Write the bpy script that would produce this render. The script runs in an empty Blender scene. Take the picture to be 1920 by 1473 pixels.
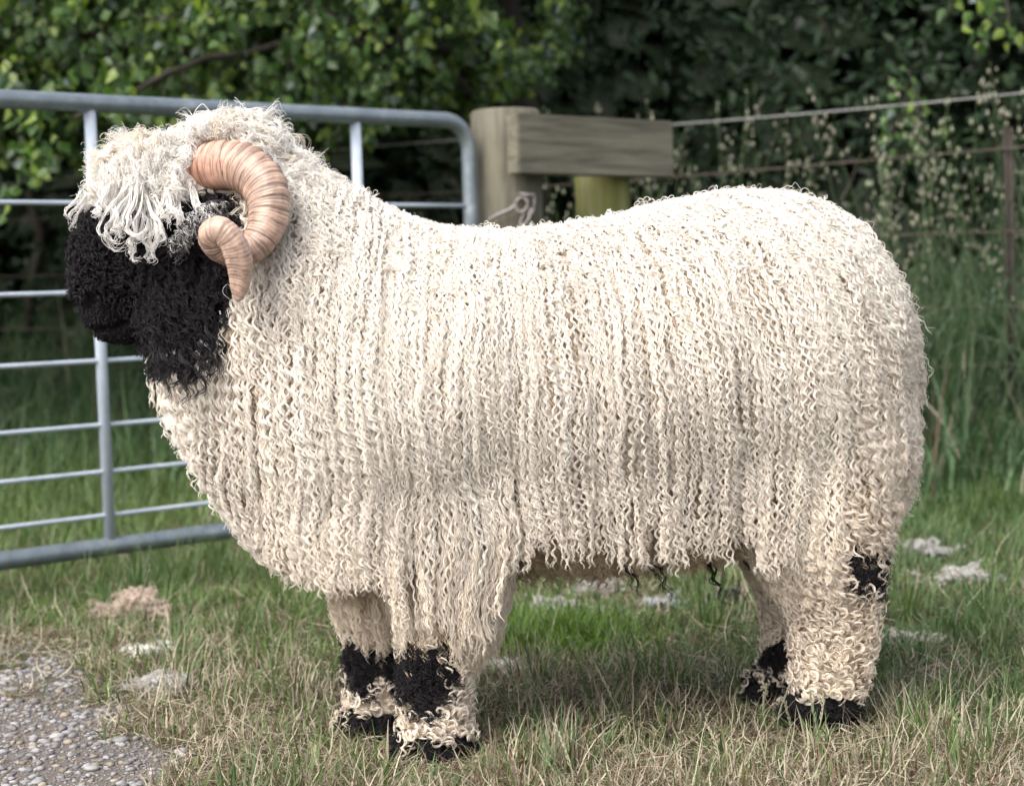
import bpy, bmesh, math, random
import numpy as np
from mathutils import Vector, Matrix, Euler
from mathutils.bvhtree import BVHTree

random.seed(7)
RNG = np.random.default_rng(7)
SC = bpy.context.scene
COL = SC.collection

# ------------------------------------------------------------------ camera
F_PX, CX, CY = 3300.0, 960.0, 736.5          # focal length in photo pixels, image centre
CAM = Vector((0.0, 0.0, 0.70))
PITCH, ROLL = math.radians(3.4), math.radians(-1.9)
CAM_ROT = (Euler((math.radians(90) - PITCH, 0, 0)).to_matrix() @ Matrix.Rotation(ROLL, 3, 'Z'))
cam_data = bpy.data.cameras.new('camera')
cam = bpy.data.objects.new('camera', cam_data)
COL.objects.link(cam)
cam.matrix_world = Matrix.Translation(CAM) @ CAM_ROT.to_4x4()
cam_data.sensor_width = 36.0
cam_data.lens = 36.0 * F_PX / 1920.0
cam_data.clip_start, cam_data.clip_end = 0.05, 2000.0
cam_data.dof.use_dof = True
cam_data.dof.focus_distance = 2.56
cam_data.dof.aperture_fstop = 4.6
SC.camera = cam

# ------------------------------------------------------------------ world, sun, exposure
SUN_EL, SUN_AZ = math.radians(50), math.radians(-138)     # azimuth from +Y towards +X: high, from the left and a little behind the camera
world = bpy.data.worlds.new('World'); SC.world = world; world.use_nodes = True
wn = world.node_tree.nodes; wl = world.node_tree.links
wn.clear()
w_out = wn.new('ShaderNodeOutputWorld'); w_bg = wn.new('ShaderNodeBackground')
w_sky = wn.new('ShaderNodeTexSky'); w_hs = wn.new('ShaderNodeHueSaturation')
w_sky.sky_type = 'NISHITA'; w_sky.sun_disc = False
w_sky.sun_elevation = SUN_EL; w_sky.sun_rotation = SUN_AZ
w_sky.air_density = 1.0; w_sky.dust_density = 4.0; w_sky.ozone_density = 1.0
w_hs.inputs['Saturation'].default_value = 0.45          # bright thin overcast
w_bg.inputs['Strength'].default_value = 0.15
wl.new(w_sky.outputs[0], w_hs.inputs['Color']); wl.new(w_hs.outputs[0], w_bg.inputs['Color'])
wl.new(w_bg.outputs[0], w_out.inputs['Surface'])

sun_data = bpy.data.lights.new('sun', 'SUN')
sun = bpy.data.objects.new('sun', sun_data); COL.objects.link(sun)
sun_data.energy = 1.2; sun_data.angle = math.radians(42); sun_data.color = (1.0, 0.97, 0.925)
sdir = Vector((math.cos(SUN_EL) * math.sin(SUN_AZ), math.cos(SUN_EL) * math.cos(SUN_AZ), math.sin(SUN_EL)))
sun.rotation_euler = sdir.to_track_quat('Z', 'Y').to_euler()
sun.location = (-8, -3, 12)

SC.view_settings.view_transform = 'Standard'
SC.view_settings.look = 'None'
SC.view_settings.exposure = 1.3
SC.view_settings.gamma = 1.0
SC.view_settings.use_curve_mapping = False
SC.render.engine = 'CYCLES'
SC.cycles.use_denoising = True
SC.cycles.max_bounces = 8
SC.cycles.diffuse_bounces = 5
SC.cycles.transmission_bounces = 4
SC.cycles.transparent_max_bounces = 8
SC.cycles.caustics_reflective = False
SC.cycles.caustics_refractive = False
SC.cycles_curves.shape = 'RIBBONS'

# ------------------------------------------------------------------ helpers
def ray(x, y):
    return CAM_ROT @ Vector(((x - CX) / F_PX, -(y - CY) / F_PX, -1.0))
def P(x, y, Y):
    """point on the line of sight of photo pixel (x, y) at world depth Y"""
    d = ray(x, y); return CAM + d * (Y / d.y)
def G(x, y):
    d = ray(x, y); return CAM + d * (-CAM.z / d.z)
_R = np.array(CAM_ROT); _C = np.array(CAM)
def proj(p):
    q = (np.asarray(p) - _C) @ _R
    return CX + F_PX * q[..., 0] / -q[..., 2], CY - F_PX * q[..., 1] / -q[..., 2]

def smooth(a, b, x):
    t = np.clip((np.asarray(x, float) - a) / (b - a), 0, 1); return t * t * (3 - 2 * t)

def vnoise(x, y, z=0.0, seed=0):
    """cheap value noise in [0, 1]"""
    x = np.asarray(x, float); y = np.asarray(y, float); z = np.zeros_like(x) + z
    xi, yi, zi = np.floor(x), np.floor(y), np.floor(z)
    xf, yf, zf = x - xi, y - yi, z - zi
    def h(a, b, c):
        v = np.sin(a * 127.1 + b * 311.7 + c * 74.7 + seed * 53.3) * 43758.5453
        return v - np.floor(v)
    u, v, w = (t * t * (3 - 2 * t) for t in (xf, yf, zf))
    r = 0
    for dx in (0, 1):
        for dy in (0, 1):
            for dz in (0, 1):
                r = r + h(xi + dx, yi + dy, zi + dz) * (u if dx else 1 - u) * (v if dy else 1 - v) * (w if dz else 1 - w)
    return r

def tag(o, label=None, cat=None, group=None, kind=None):
    if label: o['label'] = label
    if cat: o['category'] = cat
    if group: o['group'] = group
    if kind: o['kind'] = kind
    return o

def empty(name, loc, label=None, cat=None, group=None):
    o = bpy.data.objects.new(name, None); COL.objects.link(o)
    o.location = loc; o.empty_display_size = 0.05
    return tag(o, label, cat, group)

def attach(o, parent):
    """parent o keeping its world position (parents here are never rotated or scaled)"""
    off = parent.location if parent.type == 'EMPTY' else Vector((0, 0, 0))
    o.parent = parent
    o.matrix_parent_inverse = Matrix.Translation(-off)
    return o

def add_obj(name, data, material=None, parent=None):
    o = bpy.data.objects.new(name, data); COL.objects.link(o)
    if material is not None: data.materials.append(material)
    if parent is not None: attach(o, parent)
    return o

def mesh_np(name, verts, faces, smooth_shade=True, col=None):
    """verts (n,3); faces (m,k) array of one polygon size, or list of such arrays"""
    me = bpy.data.meshes.new(name)
    fl = faces if isinstance(faces, list) else [faces]
    fl = [np.asarray(f, np.int32) for f in fl if len(f)]
    verts = np.asarray(verts, np.float32)
    nl = sum(f.size for f in fl); npoly = sum(len(f) for f in fl)
    me.vertices.add(len(verts)); me.vertices.foreach_set('co', verts.ravel())
    me.loops.add(nl); me.loops.foreach_set('vertex_index', np.concatenate([f.ravel() for f in fl]))
    me.polygons.add(npoly)
    starts = []; s = 0
    for f in fl:
        starts.append(s + np.arange(len(f)) * f.shape[1]); s += f.size
    me.polygons.foreach_set('loop_start', np.concatenate(starts).astype(np.int32))
    me.update(calc_edges=True)
    if smooth_shade: me.polygons.foreach_set('use_smooth', np.ones(npoly, bool))
    if col is not None:
        at = me.attributes.new('col', 'FLOAT_COLOR', 'POINT')
        c = np.ones((len(verts), 4), np.float32); c[:, :3] = col
        at.data.foreach_set('color', c.ravel())
    me.update()
    return me

def tube_np(path, radii, sides=10, caps=True, flat=(1.0, 1.0), ref=None):
    """swept tube along path (n,3)"""
    p = np.asarray(path, float); n = len(p)
    r = np.zeros(n) + np.asarray(radii, float)
    t = np.gradient(p, axis=0); t /= np.linalg.norm(t, axis=1)[:, None] + 1e-12
    a = np.array(ref if ref is not None else ((0, 0, 1) if abs(t[0, 2]) < 0.9 else (1, 0, 0)), float)
    N = np.zeros_like(p)
    u = a - t[0] * a.dot(t[0]); u /= np.linalg.norm(u); N[0] = u
    for i in range(1, n):
        u = N[i - 1] - t[i] * N[i - 1].dot(t[i]); N[i] = u / (np.linalg.norm(u) + 1e-12)
    B = np.cross(t, N)
    th = np.linspace(0, 2 * np.pi, sides, endpoint=False)
    ring = p[:, None] + r[:, None, None] * (N[:, None] * np.cos(th)[None, :, None] * flat[0] + B[:, None] * np.sin(th)[None, :, None] * flat[1])
    v = ring.reshape(-1, 3)
    i = np.arange(n - 1)[:, None] * sides; j = np.arange(sides)[None]
    k = (j + 1) % sides
    f = np.stack([i + j, i + k, i + sides + k, i + sides + j], -1).reshape(-1, 4)
    faces = [f]
    if caps:
        v = np.vstack([v, p[0], p[-1]])
        c0, c1 = len(v) - 2, len(v) - 1
        jj = np.arange(sides); kk = (jj + 1) % sides
        faces.append(np.stack([np.full(sides, c0), kk, jj], -1))
        b = (n - 1) * sides
        faces.append(np.stack([np.full(sides, c1), b + jj, b + kk], -1))
    return v, faces

def merge_parts(parts):
    V = []; by = {}; off = 0
    for v, fs in parts:
        V.append(np.asarray(v)); fs = fs if isinstance(fs, list) else [fs]
        for f in fs:
            f = np.asarray(f); by.setdefault(f.shape[1], []).append(f + off)
        off += len(v)
    return np.vstack(V), [np.vstack(x) for x in by.values()]

def box_np(c, ax, ay, az, hx, hy, hz):
    c, ax, ay, az = map(lambda q: np.asarray(q, float), (c, ax, ay, az))
    v = np.array([c + sx * hx * ax + sy * hy * ay + sz * hz * az for sx in (-1, 1) for sy in (-1, 1) for sz in (-1, 1)])
    f = np.array([[0, 1, 3, 2], [4, 6, 7, 5], [0, 4, 5, 1], [2, 3, 7, 6], [0, 2, 6, 4], [1, 5, 7, 3]])
    return v, [f]

# ------------------------------------------------------------------ materials
def new_mat(name):
    m = bpy.data.materials.new(name); m.use_nodes = True
    nt = m.node_tree; nt.nodes.clear()
    out = nt.nodes.new('ShaderNodeOutputMaterial')
    return m, nt, out

class NT:
    def __init__(s, nt): s.nt = nt
    def n(s, t, **kw):
        x = s.nt.nodes.new(t)
        for k, v in kw.items():
            if k in x.inputs: x.inputs[k].default_value = v
            else: setattr(x, k, v)
        return x
    def l(s, a, b): s.nt.links.new(a, b)

def ramp(N, fac, stops):
    r = N.n('ShaderNodeValToRGB'); e = r.color_ramp.elements
    while len(e) < len(stops): e.new(0.5)
    for i, (p, c) in enumerate(stops):
        e[i].position = p; e[i].color = (*c, 1)
    N.l(fac, r.inputs[0]); return r.outputs[0]

def mat_noise(name, stops, scale=8.0, detail=6.0, rough=0.7, bump=0.0, bump_scale=None, metallic=0.0, stretch=(1, 1, 1), spec=0.3, coord='Object', bdist=0.01):
    m, nt, out = new_mat(name); N = NT(nt)
    tc = N.n('ShaderNodeTexCoord'); mp = N.n('ShaderNodeMapping'); mp.inputs['Scale'].default_value = stretch
    N.l(tc.outputs[coord], mp.inputs[0])
    no = N.n('ShaderNodeTexNoise', Scale=scale, Detail=detail, Roughness=0.62); N.l(mp.outputs[0], no.inputs['Vector'])
    c = ramp(N, no.outputs['Fac'], stops)
    b = N.n('ShaderNodeBsdfPrincipled', Roughness=rough, Metallic=metallic)
    b.inputs['Specular IOR Level'].default_value = spec
    N.l(c, b.inputs['Base Color'])
    if bump:
        n2 = N.n('ShaderNodeTexNoise', Scale=bump_scale or scale * 3, Detail=5.0); N.l(mp.outputs[0], n2.inputs['Vector'])
        bu = N.n('ShaderNodeBump', Strength=bump, Distance=bdist); N.l(n2.outputs['Fac'], bu.inputs['Height']); N.l(bu.outputs[0], b.inputs['Normal'])
    N.l(b.outputs[0], out.inputs[0])
    return m

def mat_leafy(name, trans=0.35, rough=0.5, spec=0.35):
    """vegetation coloured by the mesh's own 'col' attribute, partly translucent"""
    m, nt, out = new_mat(name); N = NT(nt)
    a = N.n('ShaderNodeAttribute', attribute_name='col')
    b = N.n('ShaderNodeBsdfPrincipled', Roughness=rough); b.inputs['Specular IOR Level'].default_value = spec
    N.l(a.outputs['Color'], b.inputs['Base Color'])
    t = N.n('ShaderNodeBsdfTranslucent')
    g = N.n('ShaderNodeHueSaturation', Saturation=1.15, Value=1.3); N.l(a.outputs['Color'], g.inputs['Color']); N.l(g.outputs[0], t.inputs['Color'])
    mx = N.n('ShaderNodeMixShader', Fac=trans)
    N.l(b.outputs[0], mx.inputs[1]); N.l(t.outputs[0], mx.inputs[2]); N.l(mx.outputs[0], out.inputs[0])
    return m

def mat_wool(name):
    """fleece fibres: per-curve colour in 'col', soft translucent fibre shading"""
    m, nt, out = new_mat(name); N = NT(nt)
    a = N.n('ShaderNodeAttribute', attribute_name='col')
    b = N.n('ShaderNodeBsdfPrincipled', Roughness=0.5); b.inputs['Specular IOR Level'].default_value = 0.25
    N.l(a.outputs['Color'], b.inputs['Base Color'])
    t = N.n('ShaderNodeBsdfTranslucent'); N.l(a.outputs['Color'], t.inputs['Color'])
    mx = N.n('ShaderNodeMixShader', Fac=0.22)
    N.l(b.outputs[0], mx.inputs[1]); N.l(t.outputs[0], mx.inputs[2]); N.l(mx.outputs[0], out.inputs[0])
    return m

def mat_attr(name, rough=0.8, spec=0.2, bump=0.0, bscale=60.0):
    m, nt, out = new_mat(name); N = NT(nt)
    a = N.n('ShaderNodeAttribute', attribute_name='col')
    b = N.n('ShaderNodeBsdfPrincipled', Roughness=rough); b.inputs['Specular IOR Level'].default_value = spec
    tc = N.n('ShaderNodeTexCoord')
    no = N.n('ShaderNodeTexNoise', Scale=bscale, Detail=6.0); N.l(tc.outputs['Object'], no.inputs['Vector'])
    mr = N.n('ShaderNodeMapRange'); mr.inputs['To Min'].default_value = 0.75; mr.inputs['To Max'].default_value = 1.25
    N.l(no.outputs['Fac'], mr.inputs['Value'])
    mu = N.n('ShaderNodeVectorMath', operation='MULTIPLY'); N.l(a.outputs['Color'], mu.inputs[0]); N.l(mr.outputs[0], mu.inputs[1])
    N.l(mu.outputs[0], b.inputs['Base Color'])
    if bump:
        bu = N.n('ShaderNodeBump', Strength=bump, Distance=0.004); N.l(no.outputs['Fac'], bu.inputs['Height']); N.l(bu.outputs[0], b.inputs['Normal'])
    N.l(b.outputs[0], out.inputs[0])
    return m

M_LEAF = mat_leafy('leaf', 0.45, 0.42, 0.4)
M_HEDGE = mat_leafy('hedge_leaf', 0.25, 0.5, 0.18)
M_GRASS = mat_leafy('grass_blade', 0.3, 0.5, 0.3)
M_WOOL = mat_wool('wool')
M_SKIN = mat_attr('skin', 0.9, 0.1)
M_PEB = mat_attr('pebble', 0.75, 0.3, 0.4, 90.0)
M_BARK = mat_noise('bark', [(0.3, (0.018, 0.014, 0.011)), (0.7, (0.06, 0.048, 0.038))], 6, 8, 0.9, 0.8, 20, stretch=(3, 3, 0.6))
M_GALV = mat_noise('galvanised_steel', [(0.3, (0.16, 0.19, 0.21)), (0.55, (0.23, 0.265, 0.285)), (0.75, (0.36, 0.39, 0.40))], 18, 8, 0.45, 0.15, 60, metallic=0.6, spec=0.5, bdist=0.002)
M_GALVW = mat_noise('galvanised_upright', [(0.3, (0.36, 0.41, 0.47)), (0.7, (0.50, 0.55, 0.61))], 14, 6, 0.5, 0.1, 60, metallic=0.15, spec=0.5, bdist=0.002)
M_WIRE = mat_noise('fence_wire', [(0.3, (0.16, 0.16, 0.15)), (0.7, (0.26, 0.26, 0.25))], 30, 4, 0.5, metallic=0.4)
M_RUSTW = mat_noise('rusty_wire', [(0.3, (0.045, 0.035, 0.027)), (0.7, (0.095, 0.075, 0.058))], 30, 4, 0.8)
M_RUST = mat_noise('rusty_iron', [(0.3, (0.020, 0.016, 0.013)), (0.7, (0.042, 0.034, 0.027))], 25, 8, 0.8, 0.4, 60, bdist=0.003)
M_IRON = mat_noise('old_steel', [(0.3, (0.10, 0.085, 0.075)), (0.7, (0.30, 0.28, 0.27))], 40, 6, 0.5, 0.2, 80, metallic=0.6, bdist=0.002)

# ------------------------------------------------------------------ ground
def ground_z(x, y):
    x = np.asarray(x, float); y = np.asarray(y, float)
    near = smooth(60, 20, np.hypot(x, y))
    return ((vnoise(x * 1.3, y * 1.3, seed=3) - 0.5) * 0.03 + (vnoise(x * 5, y * 5, seed=4) - 0.5) * 0.012) * near
def gravel_mask(x, y):
    """1 on the gravel track at the lower left"""
    px, py = proj(np.stack([np.asarray(x, float), np.asarray(y, float), np.zeros_like(np.asarray(x, float))], -1))
    wob = (vnoise(np.asarray(x) * 9, np.asarray(y) * 9, seed=9) - 0.5) * 0.22 + (vnoise(np.asarray(x) * 30, np.asarray(y) * 30, seed=8) - 0.5) * 0.10
    # track edge in the ground plane: runs from left at y~2.98 to the frame's bottom at x~-0.55
    d = (np.asarray(y) - np.interp(x, [-2.5, -1.0, -.82, -.70, -.57, -.36], [3.55, 3.33, 3.2, 2.95, 2.55, 2.0])) * 0.55
    return smooth(0.06, -0.06, d + wob * 1.1)

def build_ground():
    xs = np.unique(np.concatenate([np.linspace(-600, -8, 24), np.linspace(-8, -2.2, 40), np.linspace(-2.2, 2.2, 150), np.linspace(2.2, 8, 40), np.linspace(8, 600, 24)]))
    ys = np.unique(np.concatenate([np.linspace(-600, 0, 24), np.linspace(0, 2.2, 24), np.linspace(2.2, 5.5, 130), np.linspace(5.5, 12, 60), np.linspace(12, 900, 24)]))
    X, Y = np.meshgrid(xs, ys)
    Z = ground_z(X, Y)
    v = np.stack([X, Y, Z], -1).reshape(-1, 3)
    nx = len(xs); i = np.arange(len(ys) - 1)[:, None] * nx + np.arange(nx - 1)[None]
    f = np.stack([i, i + 1, i + nx + 1, i + nx], -1).reshape(-1, 4)
    gm = gravel_mask(v[:, 0], v[:, 1])
    n1 = vnoise(v[:, 0] * 2.2, v[:, 1] * 2.2, seed=21)[:, None]
    soil = np.array([0.085, 0.062, 0.045]) * (0.7 + 0.6 * n1)
    green = np.array([0.05, 0.065, 0.025])
    c = soil * 0.5 + green * 0.5
    far = smooth(4.0, 5.5, v[:, 1])[:, None]
    c = c * (1 - far) + green * far
    c = c * (1 - gm[:, None]) + np.array([0.12, 0.104, 0.094]) * gm[:, None]
    me = mesh_np('ground', v, f, True, c)
    m = mat_attr('soil', 0.95, 0.1, 0.8, 55.0)
    return tag(add_obj('ground', me, m), kind='structure')
build_ground()

# ------------------------------------------------------------------ foliage builders
def leaf_mesh(pos, direc, side, length, width, fold=0.25):
    """ovate leaves: pos stalk end, direc tip direction, side lateral unit vectors (n,3)"""
    n = len(pos); nor = np.cross(direc, side)
    L = length[:, None]; W = width[:, None]
    pts = []
    prof = [(0.0, 0.0, 0.0), (0.28, 0.5, fold), (0.28, -0.5, fold), (0.62, 0.34, fold * 0.7), (0.62, -0.34, fold * 0.7), (1.0, 0.0, -0.08), (0.45, 0.0, 0.0)]
    for a, b, c in prof:
        pts.append(pos + direc * L * a + side * W * b + nor * W * c)
    v = np.stack(pts, 1).reshape(-1, 3)
    tri = np.array([[0, 6, 1], [0, 2, 6], [1, 6, 3], [2, 4, 6], [3, 6, 5], [4, 5, 6]])
    f = (np.arange(n)[:, None, None] * 7 + tri[None]).reshape(-1, 3)
    return v, f

def rand_unit(n):
    v = RNG.normal(size=(n, 3)); return v / np.linalg.norm(v, axis=1)[:, None]
def unit(v): return v / (np.linalg.norm(v, axis=-1, keepdims=True) + 1e-12)

def leaf_frames(n, droop=0.8, face=(0, -0.7, 0.7), facing=0.6):
    d = unit(rand_unit(n) * 0.7 + np.array([0, 0, -droop]))
    nn = unit(rand_unit(n) * (1 - facing) + np.array(face) * facing)
    s = unit(np.cross(d, nn))
    return d, s

def clump_points(n, lo, hi, nclump, spread, keep=None):
    c = RNG.uniform(lo, hi, size=(nclump, 3))
    if keep is not None: c = c[keep(c)]
    k = RNG.integers(0, len(c), n)
    return c[k] + RNG.normal(size=(n, 3)) * spread, k

# dark hedge right behind the fence
def build_hedge():
    hd = empty('hedge', (0.6, 9.6, 0), 'tall dense dark green hedge filling the background behind the wire fence', 'hedge')
    parts = []
    n = 46000
    p = np.empty((n, 3)); p[:, 0] = RNG.uniform(-5.5, 6.0, n)
    dep = RNG.random(n) ** 1.6
    p[:, 2] = RNG.uniform(0.0, 4.8, n)
    p[:, 1] = 8.75 + dep * 1.8 + (vnoise(p[:, 0] * 1.2, p[:, 2] * 1.2, seed=31) - 0.5) * 1.5 + (vnoise(p[:, 0] * 4, p[:, 2] * 4, seed=32) - 0.5) * 0.5
    d, s = leaf_frames(n, 0.25, facing=0.45)
    L = RNG.uniform(0.05, 0.10, n); W = L * RNG.uniform(0.28, 0.5, n)
    v, f = leaf_mesh(p, d, s, L, W)
    g = RNG.random((n, 1))
    c = np.array([0.013, 0.026, 0.014]) * (1 - g) + np.array([0.036, 0.062, 0.028]) * g
    c[RNG.random(n) < 0.05] = (0.095, 0.11, 0.09)
    o = add_obj('foliage', mesh_np('hedge_foliage', v, f, False, np.repeat(c, 7, 0)), M_HEDGE, hd); tag(o, kind='stuff')
    # dark backing of oversized leaves, added to block sky light through the hedge
    n = 24000
    p = np.stack([RNG.uniform(-6, 6.5, n), RNG.uniform(10.0, 12.0, n), RNG.uniform(0, 5.0, n)], -1)
    d, s = leaf_frames(n, 0.5, facing=0.75)
    v, f = leaf_mesh(p, d, s, RNG.uniform(0.28, 0.46, n), RNG.uniform(0.2, 0.34, n))
    o = add_obj('foliage_backing', mesh_np('hedge_inner', v, f, False, np.tile([0.022, 0.032, 0.016], (n * 7, 1))), M_HEDGE, hd); tag(o, kind='stuff')
    for i in range(26):
        x = -5 + i * 0.42 + RNG.uniform(-.15, .15); y = 10.3 + RNG.uniform(-.3, .5)
        k = 12; t = np.linspace(0, 1, k)
        path = np.stack([x + np.cumsum(RNG.normal(0, 0.05, k)), y + np.cumsum(RNG.normal(0, 0.04, k)), t * 4.2 - 0.05], -1)
        v, f = tube_np(path, 0.035 * (1 - 0.7 * t) + 0.006, 6)
        add_obj('stem', mesh_np('stem', v, f), M_BARK, hd)
build_hedge()

# ------------------------------------------------------------------ the leafy tree at the left
def leaf_cols(n, bright):
    g = RNG.random((n, 1)); y = (RNG.random((n, 1)) < 0.22)
    c = np.array([0.040, 0.085, 0.026]) * (1 - g) + np.array([0.11, 0.20, 0.042]) * g
    c = np.where(y, np.array([0.22, 0.31, 0.05]) * (0.7 + 0.5 * g), c)
    b = RNG.random((n, 1)) < 0.06
    c = np.where(b, np.array([0.20, 0.25, 0.20]), c)
    return c * np.asarray(bright) * np.array([0.74, 0.74, 0.80])

def build_tree():
    base = P(975, 200, 8.3); base.z = 0
    tr = empty('leafy_tree', base, 'leafy tree with dark trunk and small bright green drooping leaves above the gate', 'tree')
    k = 26; t = np.linspace(0, 1, k)
    path = np.stack([base.x + 0.06 * np.sin(t * 5) - 0.25 * t ** 2, base.y + 0.04 * np.cos(t * 4) + 0 * t, -0.05 + 3.7 * t], -1)
    v, f = tube_np(path, 0.105 * (1 - 0.62 * t) * (1 + 0.04 * np.sin(t * 60)), 14)
    add_obj('trunk', mesh_np('trunk', v, f), M_BARK, tr)
    tips = []; parts = []
    # limbs reaching left and towards the camera, drooping at the ends
    limbs = []
    for i in range(46):
        h = RNG.uniform(1.3, 3.5)
        st = np.array([np.interp(h, path[:, 2], path[:, 0]), base.y, h])
        ex = base.x - RNG.uniform(-0.5, 4.6); ey = RNG.uniform(6.15, 8.9)
        ez = RNG.uniform(1.45, 3.1) if ex > -2.2 else RNG.uniform(1.15, 3.1)
        en = np.array([ex, ey, ez])
        mid = (st + en) / 2 + np.array([RNG.normal(0, .15), RNG.normal(0, .15), RNG.uniform(0.25, 0.6)])
        s = np.linspace(0, 1, 14)[:, None]
        q = st * (1 - s) ** 2 + 2 * mid * s * (1 - s) + en * s ** 2
        q += np.cumsum(RNG.normal(0, 0.012, q.shape), 0)
        limbs.append(q)
        v, f = tube_np(q, 0.026 * (1 - 0.85 * s[:, 0]) + 0.003, 6)
        add_obj('limb', mesh_np('limb', v, f), M_BARK, tr)
    allp = np.vstack([q[4:] for q in limbs])
    # hanging twigs, leaves along them
    nt = 2300
    st = allp[RNG.integers(0, len(allp), nt)] + RNG.normal(size=(nt, 3)) * np.array([0.28, 0.3, 0.2])
    st[:, 1] = np.clip(st[:, 1], 5.9, 9.2)
    dr = unit(RNG.normal(size=(nt, 3)) * 0.45 + np.array([-0.15, -0.1, -0.8]))
    ln = RNG.uniform(0.18, 0.5, nt)
    px, py = proj(st + dr * ln[:, None])
    # lower edge of the crown as in the photograph, lower at the far left
    low = np.interp(px, [-400, 0, 100, 180, 420, 900, 1050, 1200], [430, 385, 330, 300, 280, 235, 120, 20])
    over = py > low + RNG.normal(0, 22, nt)
    lift = np.where(over, (py - low) * st[:, 1] / F_PX, 0)
    st[:, 2] += lift * RNG.uniform(0.9, 1.5, nt)
    keepm = (px < 1080)
    st, dr, ln = st[keepm], dr[keepm], ln[keepm]; nt = len(st)
    parts = []
    tw = []
    for i in range(0, nt, 2):
        q = st[i] + dr[i] * np.linspace(0, ln[i], 4)[:, None]; q[:, 2] -= np.linspace(0, 1, 4) ** 2 * 0.03
        tw.append(tube_np(q, [0.003, 0.0025, 0.002, 0.0012], 3, False))
    v, f = merge_parts(tw)
    o = add_obj('twigs', mesh_np('twigs', v, f), M_BARK, tr); tag(o, kind='stuff')
    nl = 52000
    k = RNG.integers(0, nt, nl)
    pos = st[k] + dr[k] * (ln[k] * RNG.random(nl) ** 0.8)[:, None] + RNG.normal(size=(nl, 3)) * 0.022
    d, s = leaf_frames(nl, 0.9, facing=0.62)
    L = RNG.uniform(0.036, 0.066, nl); W = L * RNG.uniform(0.62, 0.85, nl)
    c = leaf_cols(nl, 1.0)
    px, py = proj(pos)
    inframe = (px > 20) & (px < 1000) & (py > 10) & (py < 420)
    score = np.where(inframe, L / pos[:, 1], 0)
    order = np.argsort(-score)
    picked = order[:300]
    rest = order[300:]
    v, f = leaf_mesh(pos[rest], d[rest], s[rest], L[rest], W[rest])
    o = add_obj('foliage', mesh_np('tree_foliage', v, f, False, np.repeat(c[rest], 7, 0)), M_LEAF, tr); tag(o, kind='stuff')
    # the nearest, largest leaves one by one (unit leaf meshes shared)
    units = []
    for q in range(8):
        v, f = leaf_mesh(np.zeros((1, 3)), np.array([[1., 0, 0]]), np.array([[0, 1., 0]]), np.ones(1), np.array([0.62 + 0.03 * q]), 0.12 + 0.04 * (q % 4))
        cc = leaf_cols(1, 1.0 + 0.05 * q)
        me = mesh_np('leaf', v, f, False, np.repeat(cc, 7, 0)); me.materials.append(M_LEAF); units.append(me)
    for j in picked:
        o = bpy.data.objects.new('leaf', units[j % 8]); COL.objects.link(o)
        nn = np.cross(d[j], s[j])
        mw = Matrix(((d[j][0] * L[j], s[j][0] * L[j], nn[0] * L[j], pos[j][0]),
                     (d[j][1] * L[j], s[j][1] * L[j], nn[1] * L[j], pos[j][1]),
                     (d[j][2] * L[j], s[j][2] * L[j], nn[2] * L[j], pos[j][2]), (0, 0, 0, 1)))
        o.parent = tr; o.matrix_parent_inverse = Matrix.Translation(-base); o.matrix_basis = mw
build_tree()

def build_branch(name, label, x0, y0, pxs, depth, n):
    """a hanging leafy shoot seen against the hedge: stem from above the frame, leaves along it"""
    top = P(x0, y0, depth)
    b = empty(name, top, label, 'branch')
    parts = []; pos = []
    for (xa, ya, xb, yb) in pxs:
        a = np.array(P(xa, ya, depth)); e = np.array(P(xb, yb, depth + RNG.uniform(-.1, .1)))
        s = np.linspace(0, 1, 9)[:, None]
        q = a * (1 - s) + e * s; q[:, 0] += 0.03 * np.sin(s[:, 0] * 4)
        parts.append(tube_np(q, 0.004 * (1 - 0.7 * s[:, 0]) + 0.001, 5))
        m = n // len(pxs)
        t = RNG.random(m)
        pos.append(a * (1 - t[:, None]) + e * t[:, None] + RNG.normal(size=(m, 3)) * np.array([0.035, 0.03, 0.03]))
    v, f = merge_parts(parts); add_obj('twig', mesh_np('twig', v, f), M_BARK, b)
    pos = np.vstack(pos); nl = len(pos)
    d, s = leaf_frames(nl, 0.9, facing=0.6)
    L = RNG.uniform(0.04, 0.062, nl); c = leaf_cols(nl, 1.25)
    for j in range(nl):
        v, f = leaf_mesh(pos[j:j+1], d[j:j+1], s[j:j+1], L[j:j+1], L[j:j+1] * 0.7)
        add_obj('leaf', mesh_np('leaf', v, f, False, np.repeat(c[j:j+1], 7, 0)), M_LEAF, b)
build_branch('hanging_branch', 'thin leafy branch hanging into the top right corner', 1860, -60,
             [(1860, -60, 1838, 110), (1880, -60, 1852, 60), (1800, -60, 1775, 40), (1840, -50, 1905, 60)], 6.1, 44)
build_branch('leafy_shoot', 'green leafy shoot crossing the top fence wire at the right', 1740, 130,
             [(1700, 130, 1718, 300), (1700, 160, 1640, 300), (1718, 170, 1680, 260)], 6.6, 42)

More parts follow.
